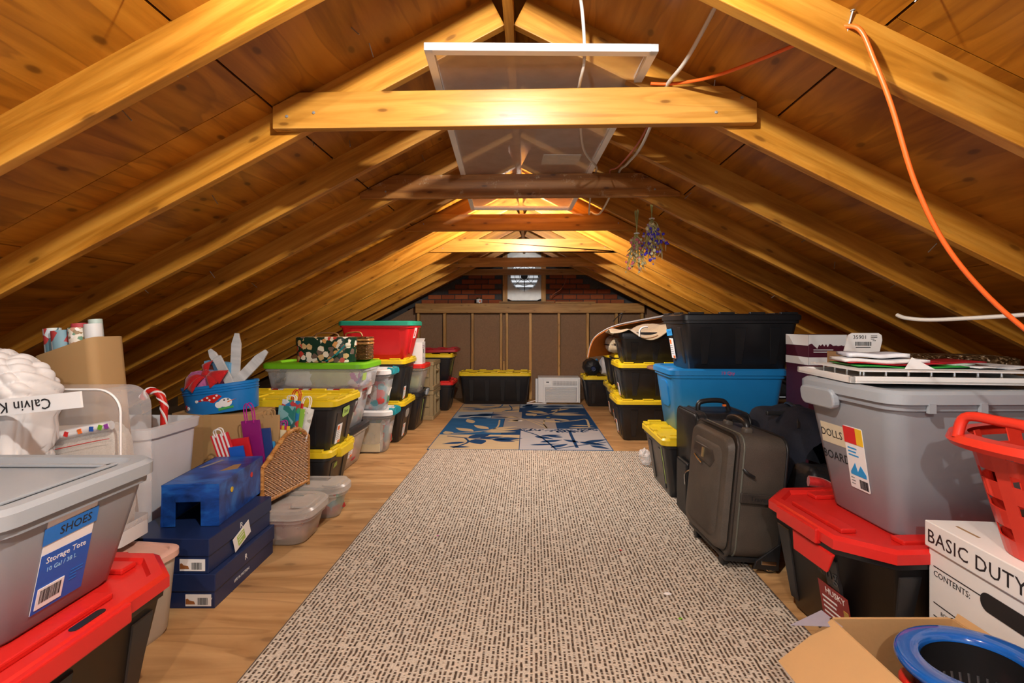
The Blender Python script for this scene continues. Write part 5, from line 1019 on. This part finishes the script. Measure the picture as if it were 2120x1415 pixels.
for s in (-1, 1):
    Mw = Matrix.Translation((D - .03, s * (W - .02), .045)) @ Matrix.Rotation(PI / 2, 4, 'X'); wme = MB().lathe([(.0, -.018), (.03, -.018), (.043, -.014), (.045, 0), (.043, .014), (.03, .018), (0, .018)], 24, Mw).build('wheel', BLK, t, smooth=40)
    MB().lathe([(.0, .02), (.012, .022), (.03, .019), (.033, .0215), (.036, .019)], 20, Mw).build('hub', CHROME, wme, smooth=40)
    MB().bx(-D + .01, -D + .045, s * (W - .09) - .02, s * (W - .09) + .02, -.005, .055).build('foot', BLK, t, bevel=.006)
MB().bx(D - .085, D - .01, -W - .012, -W - .008, .045, .065).build('guard_badge', CHROME, t, bevel=.002)
MB().bx(-D, D, -W + .02, W - .02, .035, .06).build('base_skid', BLK, t, bevel=.006)
MB().tube(smoothpath([(-D - .02, W - .02, .35), (-D - .04, W + .0, .32), (-D - .035, W - .005, .26)]), .005, 6).build('zip_pull', CHROME, t, smooth=60)
t = thing('black_suitcase', 'black soft suitcase standing behind the taupe one', 'suitcase', (1.18, 3.28, .0), (0, 0, R(2)))
D, W, H = .17, .19, .70
m = MB(); m.loft([sect(-D, W - .012, H / 2 - .042, .05, H / 2), sect(-D + .012, W, H / 2 - .03, .06, H / 2), sect(D - .012, W, H / 2 - .03, .06, H / 2), sect(D, W - .012, H / 2 - .042, .05, H / 2)]); m.build('shell', BLKF, t, smooth=50)
for x in (-D + .012, -D + .07, D - .012): MB().tube([(x, p[1], p[2]) for p in sect(0, W + .002, H / 2 - .028, .06, H / 2, 8)], .006, 6, True).build('piping', BLK, t, smooth=60)
MB().tube(smoothpath([(-.1, -.02, H - .03), (-.08, -.02, H + .025), (.06, -.02, H + .03), (.1, -.02, H - .03)]), .016, 8).build('top_handle', BLK, t, smooth=60); MB().bx(.05, .07, -.05, -.035, H + .0, H + .012).build('red_tag', ORANGEINK, t)
MB().bx(-D - .03, -D, -W * .5, W * .5, .02, H * .5).build('outer_pocket', BLKF, t, bevel=.012)
for s in (-1, 1): MB().bx(-D + .02, D - .02, s * (W - .04) - .02, s * (W - .04) + .02, 0, .04).build('foot', BLK, t, bevel=.006)
NAVF = fabric('navy_canvas', (.010, .012, .022), (.006, .007, .012), 160, .8)
t = thing('duffel_bag', 'dark navy duffel bag slumped behind the taupe suitcase', 'bag', (1.56, 2.98, 0))
def duf(u, v):
    a = 2 * PI * u; y = (v - .5) * .66; r_ = (1 - abs(2 * v - 1) ** 6 * .35); c, s = math.cos(a), math.sin(a)
    c = math.copysign(abs(c) ** .7, c); s = math.copysign(abs(s) ** .7, s); k = 1 + .10 * noise.noise(Vector((c * 2, s * 2, y * 6))) + .05 * abs(noise.noise(Vector((c * 6 + 3, s * 5, y * 14))))
    return (.21 * c * r_ * k, y, .37 + .36 * s * r_ * k - (.02 if s < 0 else 0))
MB().grid(duf, 48, 36).build('bag_body', NAVF, t, smooth=70)
MB().tube(smoothpath([(-.12, -.25, .66), (-.06, -.12, .735), (.0, .1, .745), (.05, .28, .68)]), .012, 6).build('strap', BLK, t, smooth=60); MB().bx(-.2, .2, -.012, .012, .70, .725).build('zip_flap', BLK, t, loc=(0, -.05, 0), bevel=.006)
t = thing('red_black_bag', 'small red and black bag squeezed beside the suitcase', 'bag', (1.46, 2.60, .0)); MB().blob((0, 0, .26), (.22, .24, .50), 12, .1, 2, 30, 20, .6).build('bag_body', BLKF, t, smooth=70)
MB().tube(smoothpath([(-.105, -.115, .46), (-.04, -.13, .45), (.03, -.13, .40), (.10, -.12, .34)]), .026, 7).build('red_panel', fabric('red_nylon', (.55, .02, .02), (.4, .01, .01), 100, .5), t, smooth=60); MB().tube(smoothpath([(-.08, -.125, .36), (.0, -.135, .38), (.09, -.12, .40)]), .02, 7).build('red_panel', REDP, t, smooth=60)
# ---------------------------------------------------------------- things on the grey tote
GT2 = .994
t = thing('pinball_board', 'white framed tabletop pin game board lying on the grey tote', 'game board', (1.60, 2.18, GT2), R(-6)); L, W = .34, .24
for (a, b, c, d) in ((-L, L, -W, -W + .02), (-L, L, W - .02, W), (-L, -L + .02, -W, W), (L - .02, L, -W, W)): MB().bx(a, b, c, d, 0, .026).build('frame_rail', WHITECARD, t, bevel=.002)
MB().bx(-L, L, -W, W, .004, .010).build('base_panel', WHITECARD, t)
MB().bx(-L + .05, L - .01, -W + .03, W - .02, .042, .048).build('upper_panel', WHITECARD, t, bevel=.001)
pin = MB().tube([(0, 0, .01), (0, 0, .042)], .0045, 8).mesh('bolt'); pin.materials.append(CHROME)
for k in range(8): put('bolt', pin, t, (-L + .07 + k * .08, -W + .045, 0))
for k in range(4): put('bolt', pin, t, (-L + .065, -W + .06 + k * .1, 0))
ST = GT2 + .049
def sheet(lab, x, y, z, w, d, mt, rz, th=.003, curl=0, cat='paper', name='paper_sheet', group=None):
    o = MB().grid(lambda u, v: ((u - .5) * w, (v - .5) * d, curl * (max(0, abs(u - .5) * 2 - .4)) ** 2 + .003 * math.sin(u * 9)), 14, 4).build(name, mt, None, loc=(x, y, z), rot=(0, 0, R(rz)), smooth=60); s_ = o.modifiers.new('s', 'SOLIDIFY'); s_.thickness = th; s_.offset = 1; return tag(o, lab, cat, group)
GP = 'papers piled on the game board'
sheet('green folder at the bottom of the paper pile', 1.56, 2.20, ST + .002, .40, .26, plain('green_folder', (.02, .28, .04), .5), -8, .004, .01, 'folder', 'folder', GP)
sheet('red folder with white pages in the paper pile', 1.53, 2.22, ST + .012, .34, .24, plain('red_folder', (.45, .01, .02), .45), -14, .004, .012, 'folder', 'folder', GP)
sheet('stack of white notebook pages in the red folder', 1.50, 2.22, ST + .018, .30, .2, WHITE, -14, .012, .006, 'notebook', 'notebook', GP)
sheet('thick white writing pad on top of the red folder', 1.51, 2.27, ST + .036, .22, .18, stripes('ruled_paper', (.74, .75, .78), (.55, .58, .72), 60, 'Y'), -16, .016, .004, 'notepad', 'notepad', GP)
sheet('pale green sheet sliding off the paper pile', 1.68, 2.22, ST + .010, .28, .22, plain('mint_paper', (.45, .58, .5), .5), -10, .003, .02, 'paper', 'paper_sheet', GP)
sheet('dark red magazine at the right of the paper pile', 1.76, 2.24, ST + .016, .26, .2, DRED, -6, .006, .004, 'magazine', 'magazine', GP)
sheet('printed white sheets at the right end of the pile', 1.86, 2.14, ST + .004, .24, .24, blotch('printed_sheet', [(0, (.72, .72, .72)), (.6, (.6, .62, .65)), (.85, (.4, .45, .5))], 40), 5, .004, .006, 'paper', 'paper_sheet', GP)
m = MB(); m.loft([[(-.05, 0, 0), (.06, -.01, 0), (.0, .03, .045)], [(-.05, .002, 0), (.06, -.008, 0), (.0, .032, .045)]]); o = m.build('paper_corner', WHITE, None, loc=(1.53, 2.03, ST + .001)); tag(o, 'folded up white paper corner at the front of the pile', 'paper', GP)
TIN = blotch('brown_sequins', [(0, (.03, .015, .006)), (.5, (.08, .045, .02)), (.8, (.20, .13, .07)), (.95, (.5, .4, .3))], 130, .3)
t = thing('sequin_bag', 'brown sequined bag lying behind the papers on the grey tote', 'bag', (1.98, 2.46, .97), R(-4)); MB().blob((0, 0, .055), (.56, .20, .11), 8, .06, 2, 36, 18, .45).build('sequined_body', TIN, t, smooth=60)
t = thing('box_shelf', 'dark carton under the sequined bag behind the grey tote', 'box', (2.0, 2.52, 0)); MB().bx(-.22, .26, -.03, .2, 0, .968).build('box_body', CARDD, t, bevel=.003)
t = thing('maroon_box', 'maroon and white printed carton behind the blue tote', 'box', (1.91, 3.42, 0)); MB().bx(-.12, .12, -.14, .14, 0, 1.155).build('box_body', plain('maroon_print', (.075, .008, .022), .45, var=.15), t, bevel=.003)
Mf = frame((0, -.141, 0), (1, 0, 0), (0, 0, 1)); rr_ = random.Random(6); pts = [(-.12, 1.155), (-.12, 1.09)] + [(-.12 + .24 * k / 22, 1.085 + rr_.uniform(-.02, .02) * (1 if k < 14 else .2)) for k in range(1, 22)] + [(.12, 1.085), (.12, 1.155)]
poly(t, Mf, pts, WHITE, 'white_band'); textlines(t, at(Mf, .01, 1.055, .0015), .2, 2, .014, WHITE, 3, .4); plate(t, at(Mf, 0, .985), .24, .05, WHITE, 'white_band'); plate(t, at(Mf, .06, .75), .1, .44, WHITE, 'white_band')
Mx = frame((-.121, 0, 0), (0, -1, 0), (0, 0, 1)); plate(t, at(Mx, 0, 1.12), .28, .07, WHITE, 'white_band'); plate(t, at(Mx, 0, .985), .28, .05, WHITE, 'white_band')
t = thing('labelled_carton', 'brown carton with a raised white flap printed 35901', 'box', (1.625, 2.50, 1.084), (0, 0, R(-3)))
MB().loft([[(x, 0, z) for x, z in ((-.09, 0), (.075, 0), (.088, .06), (.085, .085), (.07, .095), (-.05, .095), (-.068, .085))], [(x, .006, z) for x, z in ((-.09, 0), (.075, 0), (.088, .06), (.085, .085), (.07, .095), (-.05, .095), (-.068, .085))]]).build('card', WHITECARD, t)
Mf = frame((0, -.001, 0), (1, 0, 0), (0, 0, 1)); text(t, '35901', at(Mf, -.015, .074), .026, BLACKINK); barcode(t, at(Mf, .0, .043), .075, .02, BLACKINK, 4); textlines(t, at(Mf, .0, .024), .07, 1, .01, BLACKINK, 2); textlines(t, at(Mf, .05, .08), .03, 3, .008, BLACKINK, 2); text(t, '1028', at(Mf, .05, .058), .008, BLACKINK)
MB().bx(-.10, .085, .0, .13, -1.084, .0).build('carton_body', CARDD, t)
# ---------------------------------------------------------------- file box, laundry basket, open carton
FBX, FBY = 1.30, 1.735
t = thing('file_box', 'white cardboard file box printed BASIC DUTY', 'file box', (FBX + .26, FBY - .36, 0), R(-3)); L, W, H = .24, .36, .56
MB().bx(-L + .008, L - .008, -W + .008, W - .008, 0, H - .01).build('box_body', WHITECARD, t, bevel=.003); MB().bx(-L, L, -W, W, H - .085, H).build('box_lid', WHITECARD, t, bevel=.003)
Mb = frame((-L + .0075, 0, 0), (0, -1, 0), (0, 0, 1)); Ml = frame((-L - .0005, 0, 0), (0, -1, 0), (0, 0, 1)); Mt = frame((0, 0, H + .0003), (0, -1, 0), (1, 0, 0))
text(t, 'BASIC DUTY', at(Ml, -W + .012, H - .048), .062, BLACKINK, align='LEFT', space=1.05)
text(t, 'CONTENTS:', at(Mb, -W + .03, H - .165), .027, BLACKINK, align='LEFT'); text(t, 'BOX NO.', at(Mb, -W + .06, H - .285), .017, BLACKINK, align='LEFT'); text(t, 'STORAGE', at(Mb, -W + .035, H - .325), .026, BLACKINK, align='LEFT')
m = MB()
for z in (.142, .262, .305): m.bx(-W + .03, W - .03, H - z - .0015, H - z + .0015, 0, .0008)
m.bx(-W + .17, -W + .173, H - .30, H - .262, 0, .0008); m.build('form_lines', BLACKINK, t, M=Mb)
m = MB(); m.prism([p[:2] for p in rrect(.10, .027, .026, n=6)], 0, .0015); m.build('hand_hole', BLACKINK, t, M=at(Mb, -.045, H - .15))
m = MB(); m.prism([p[:2] for p in rrect(.045, .004, .002, n=2)], 0, .0008); m.build('lid_slot', CARDD, t, M=at(Mt, -W + .1, -L + .06)); MB().tube(smoothpath([(0, 0, 0), (.03, .02, 0), (.05, -.01, 0), (.08, .02, 0), (.1, 0, 0)]), .0015, 4).build('pen_scribble', BLACKINK, t, M=at(Mt, -.06, -L + .08, .001))
plate(t, at(Mt, -.04, .09, 0), .5, .16, plain('beige_tape', (.55, .44, .32), .4), 'packing_tape', t=.0006)
# laundry basket
t = thing('laundry_basket', 'red plastic laundry basket on the white file box', 'laundry basket', (1.66, 1.44, .562), R(5)); RP_ = plain('red_basket_plastic', (.62, .035, .018), .3, var=.06)
A, B, H = .40, .24, .34
def ring(q, z, n=56, e=.75):
    out = []
    for k in range(n):
        a = 2 * PI * k / n; c, s = math.cos(a), math.sin(a); out.append((A * q * math.copysign(abs(c) ** e, c), B * q * math.copysign(abs(s) ** e, s), z))
    return out
def rq(z): return .72 + .24 * z / H
m = MB(); n = 56; zs = [.0, .05, .085, .135, .165, .215, .245, .29, H - .01]
for lev in range(len(zs) - 1):
    r0, r1 = ring(rq(zs[lev]), zs[lev]), ring(rq(zs[lev + 1]), zs[lev + 1]); i0, i1 = ring(rq(zs[lev]) - .012, zs[lev]), ring(rq(zs[lev + 1]) - .012, zs[lev + 1]); hole_row = lev % 2 == 1
    for k in range(n):
        if hole_row and k % 4 in (0, 1, 2): continue
        j = (k + 1) % n; m.add([r0[k], r0[j], r1[j], r1[k], i0[k], i0[j], i1[j], i1[k]], [(0, 1, 2, 3), (5, 4, 7, 6), (1, 5, 6, 2), (4, 0, 3, 7), (0, 4, 5, 1), (3, 2, 6, 7)])
m.build('lattice_wall', RP_, t, smooth=30)
m = MB(); m.loft([ring(rq(H) - .012, H - .014), ring(rq(H) + .0, H - .03), ring(1.06, H - .035), ring(1.09, H - .02), ring(1.07, H), ring(rq(H) - .01, H)], False, False); m.build('rim', RP_, t, smooth=50)
MB().loft([ring(.70, 0), ring(.72, .006)], True, True).build('base', RP_, t)
for s in (-1, 1):
    m = MB(); m.tube(smoothpath([(s * (A * 1.02), -.10, H - .01), (s * A * .98, -.09, H + .05), (s * A * .97, 0, H + .056), (s * A * .98, .09, H + .05), (s * A * 1.02, .10, H - .01)]), .014, 8); m.build('handle', RP_, t, smooth=60)
# open carton with oval cookers
BX0, BX1, BY0, BY1, BH = .905, 1.27, 1.02, 1.535, .345
t = thing('open_carton', 'open cardboard box in the near right corner holding blue and red pans', 'box', ((BX0 + BX1) / 2, (BY0 + BY1) / 2, 0), R(2)); L, W = (BX1 - BX0) / 2, (BY1 - BY0) / 2
for (a, b, c, d) in ((-L, L, W - .006, W), (-L, L, -W, -W + .006), (-L, -L + .006, -W, W), (L - .006, L, -W, W)): MB().bx(a, b, c, d, 0, BH).build('side_wall', CARD, t)
MB().bx(-L, L, -W, W, 0, .006).build('base', CARD, t)
MB().bx(-.20, 0, -W + .01, W - .01, -.0025, .0025).build('flap', CARD, t, loc=(-L, 0, BH), rot=(0, R(-38), 0)); MB().bx(0, .02, -W + .01, W - .01, -.0025, .0025).build('flap', CARD, t, loc=(L, 0, BH), rot=(0, R(-60), 0))
MB().bx(-L + .01, L - .01, 0, .05, -.0025, .0025).build('flap', CARD, t, loc=(0, W, BH), rot=(R(-80), 0, 0))
m = MB(); m.loft([[(-.13, .0, 0), (.02, -.01, 0), (.0, .06, .01)], [(-.13, .0, .001), (.02, -.01, .001), (.0, .06, .011)]]); m.build('loose_tape', clear('tape_film', (.35, .33, .4), .5, .2), t, loc=(-L + .0, W - .02, BH - .01), rot=(0, 0, 0))
def ovalpan(lab, c, rot, a, b, mt, inner, h):
    t = thing('roasting_pan', lab, 'pan', c, rot); E_ = lambda q, z, n=48: [(a * q * math.cos(2 * PI * k / n), b * q * math.sin(2 * PI * k / n), z) for k in range(n)]
    MB().loft([E_(.62, 0), E_(.70, .02), E_(.80, h - .02), E_(.98, h - .012), E_(1.0, h - .004), E_(.985, h + .004), E_(.94, h + .008), E_(.86, h + .006), E_(.70, h + .008), E_(.67, h + .004), E_(.66, h - .01)], True, False).build('outer_shell', mt, t, smooth=50)
    MB().loft([E_(.67, h - .002), E_(.64, .05), E_(.58, .02)], False, True).build('inner_liner', inner, t, smooth=50)
    m = MB()
    for k in range(36):
        an = 2 * PI * k / 36; m.tube([(a * .645 * math.cos(an), b * .645 * math.sin(an), .075), (a * .60 * math.cos(an), b * .60 * math.sin(an), .03)], .003, 5)
    each(m, 'liner_rib', plain('grey_nonstick', (.06, .06, .065), .3), t, smooth=60); return t
NONST = plain('black_nonstick', (.012, .012, .013), .25)
ovalpan('red oval pan underneath the blue one in the open carton', (1.02, 1.275, .10), (0, R(22), 0), .14, .15, RED, NONST, .17)
ovalpan('glossy blue oval pan with black ribbed inside in the open carton', (1.115, 1.275, .215), (R(-4), R(4), R(50)), .205, .165, plain('blue_gloss_enamel', (.008, .10, .42), .12, var=.2, vs=6, coat=.5), NONST, .16)
# ---------------------------------------------------------------- cables, flowers, bits
o = MB().tube(smoothpath([(.48, 2.0, 2.172), (.56, 1.99, 2.165), (.66, 1.9, 2.14), (.74, 1.78, 2.12), (.82, 1.6, 2.09), (.86, 1.47, 2.065), (.885, 1.43, 2.052), (.905, 1.40, 2.02), (.93, 1.385, 1.93), (.965, 1.37, 1.80), (1.02, 1.365, 1.60), (1.09, 1.36, 1.44), (1.18, 1.35, 1.31), (1.28, 1.33, 1.20), (1.38, 1.30, 1.11), (1.55, 1.22, .99), (1.75, 1.08, .86), (1.95, 1.0, .6), (2.0, 1.0, .2), (2.02, 1.05, .01)], 6), .0062, 8).build('extension_cord', plain('orange_cord', (.75, .12, .015), .4), None, smooth=60); tag(o, 'orange extension cord draped from the first tie over a nail', 'cord')
t = thing('cord_nail', 'bent nail holding the orange cord under the right rafter', 'nail', (.885, 1.435, 2.045)); MB().tube([(0, .0, -.02), (.012, -.012, .045)], .0028, 6).build('shank', STEEL, t); MB().lathe([(0, 0), (.006, 0), (.006, .002), (0, .002)], 8, Matrix.Translation((.012, -.012, .045))).build('head', STEEL, t)
WC = plain('white_cable_sheath', (.58, .54, .48), .5)
def cable(lab, pts, r=.0062, mt=WC, name='electric_cable'):
    o = MB().tube(smoothpath(pts, 6), r, 7).build(name, mt, None, smooth=60); return tag(o, lab, 'cable')
cable('white cable hanging from the roof in front of the glass panel', [(.165, 1.75, 2.45), (.19, 1.8, 2.34), (.205, 1.86, 2.24), (.205, 1.9, 2.19), (.20, 1.985, 2.168), (.21, 2.1, 2.165), (.28, 2.6, 2.13), (.40, 3.0, 2.16), (.425, 3.2, 2.196), (.43, 3.3, 2.19), (.45, 3.7, 2.15), (.5, 4.2, 2.14), (.54, 4.42, 2.21), (.56, 4.6, 2.19)])
cable('double white cable running down to the right of the glass panel', [(.62, 1.55, 2.30), (.60, 1.68, 2.24), (.57, 1.85, 2.18), (.545, 1.99, 2.166), (.55, 2.1, 2.16), (.56, 2.5, 2.11), (.56, 2.9, 2.14), (.575, 3.2, 2.196), (.58, 3.5, 2.15), (.56, 4.0, 2.10), (.54, 4.42, 2.208)], .0075)
cable('thin red and white wire twisting behind the first tie', [(.54, 2.05, 2.165), (.53, 2.4, 2.10), (.50, 2.8, 2.10), (.50, 3.1, 2.17), (.52, 3.24, 2.19)], .0045, plain('red_wire', (.45, .12, .08), .5))
cable('white cable looping along the right rafters near the eaves', [(1.615, 2.26, 1.262), (1.625, 2.22, 1.248), (1.68, 2.16, 1.24), (1.78, 2.06, 1.247), (1.90, 1.95, 1.26), (2.0, 1.80, 1.28), (2.05, 1.6, 1.30), (2.06, 1.45, 1.33)], .0085)
cable('thin copper wire dangling beside the exhaust fan', [(.62, 8.3, 2.05), (.60, 8.32, 1.92), (.52, 8.34, 1.80), (.40, 8.36, 1.72), (.36, 8.40, 1.66)], .006, plain('copper_wire', (.35, .10, .04), .4))
rf = random.Random(8); STEM = plain('dried_stem', (.36, .36, .13), .8); STEMB = plain('dried_husk', (.52, .44, .22), .8)
def bouquet(lab, top, L_, spread, cols, seed, n=16, bend=0):
    rf = random.Random(seed); t = thing('dried_bouquet', lab, 'dried flowers', top, 0, 'dried flower bunches under the second tie'); ms, mh = MB(), MB(); mf = [MB() for _ in cols]
    for k in range(n):
        a = rf.uniform(0, 2 * PI); q = math.sqrt(rf.random()); ex, ey = spread * q * math.cos(a) + bend, spread * q * math.sin(a) * .7; ln = L_ * rf.uniform(.72, 1); tx, ty = -.012 * math.cos(a), -.012 * math.sin(a)
        P = smoothpath([(tx, ty, rf.uniform(0, .03)), (tx * -.3, ty * -.3, -.13), (ex * .4, ey * .4, -ln * .55), (ex, ey, -ln)], 4); ms.tube(P, .0022, 4)
        for _ in range(5):
            i = rf.randrange(len(P) * 2 // 3, len(P)); c = P[i] + Vector((rf.uniform(-.02, .02), rf.uniform(-.02, .02), rf.uniform(-.02, .01))); r_ = rf.uniform(.006, .013)
            b = rf.choice(mf); b.lathe([(0, -r_), (r_ * .8, -r_ * .4), (r_, .2 * r_), (r_ * .5, r_), (0, r_ * .8)], 6, Matrix.Translation(c) @ Matrix.Rotation(rf.uniform(0, 3), 4, 'X'))
        for _ in range(3):
            i = rf.randrange(len(P) // 2, len(P)); c = P[i]; mh.tube([c, c + Vector((rf.uniform(-.03, .03), rf.uniform(-.03, .03), -rf.uniform(.02, .05)))], [.004, .001], 4)
    ms.build('stems', STEM, t); mh.build('husks', STEMB, t); MB().tube([(.016 * math.cos(k * PI / 6), .016 * math.sin(k * PI / 6), -.13) for k in range(12)], .004, 5, True).build('tie_string', WHITE, t)
    for b, c in zip(mf, cols): b.build('blossoms', c, t, kind='stuff')
VIO = plain('violet_petal', (.06, .03, .50), .6); PINKP = plain('pink_petal', (.62, .16, .22), .6); CRMP = plain('cream_petal', (.62, .55, .32), .6); LAV = plain('lavender_petal', (.35, .25, .5), .6)
bouquet('right dried bunch with violet blossoms hanging under the second tie', (.80, 3.30, 2.04), .40, .085, [VIO, VIO, LAV, CRMP], 5, 20, .02)
bouquet('left dried bunch of pale husks and pink blossoms hanging lower', (.715, 3.36, 1.955), .38, .06, [PINKP, STEMB, CRMP, STEMB], 9, 18, -.01)
for (x, y, w_, mt, lab) in ((.62, 2.27, .018, WHITE, 'white paper scrap on the carpet near the suitcase'), (.62, 2.08, .008, GREENLID, 'tiny green confetti on the carpet near the suitcase'), (-.93, 1.98, .007, PURC, 'tiny pink confetti on the plywood beside the carpet'), (-.52, 2.85, .007, PURC, 'tiny pink confetti on the left of the carpet'), (.49, 2.7, .007, REDP, 'tiny red confetti on the right of the carpet'), (-.11, 6.3, .03, WHITE, 'white paper scrap on the blue rug'), (.25, 6.55, .025, YEL, 'yellow scrap on the blue rug')):
    z = .0145 if y < 4.8 else .0125
    if x < -.9 or (x > 1.1): z = .001
    m = MB(); m.prism([(w_ * math.cos(a) * (1 + .3 * math.sin(5 * a)), w_ * .6 * math.sin(a)) for a in [k * PI / 4 for k in range(8)]], 0, .002); o = m.build('paper_scrap', mt, None, loc=(x, y, z)); tag(o, lab, 'paper scrap')
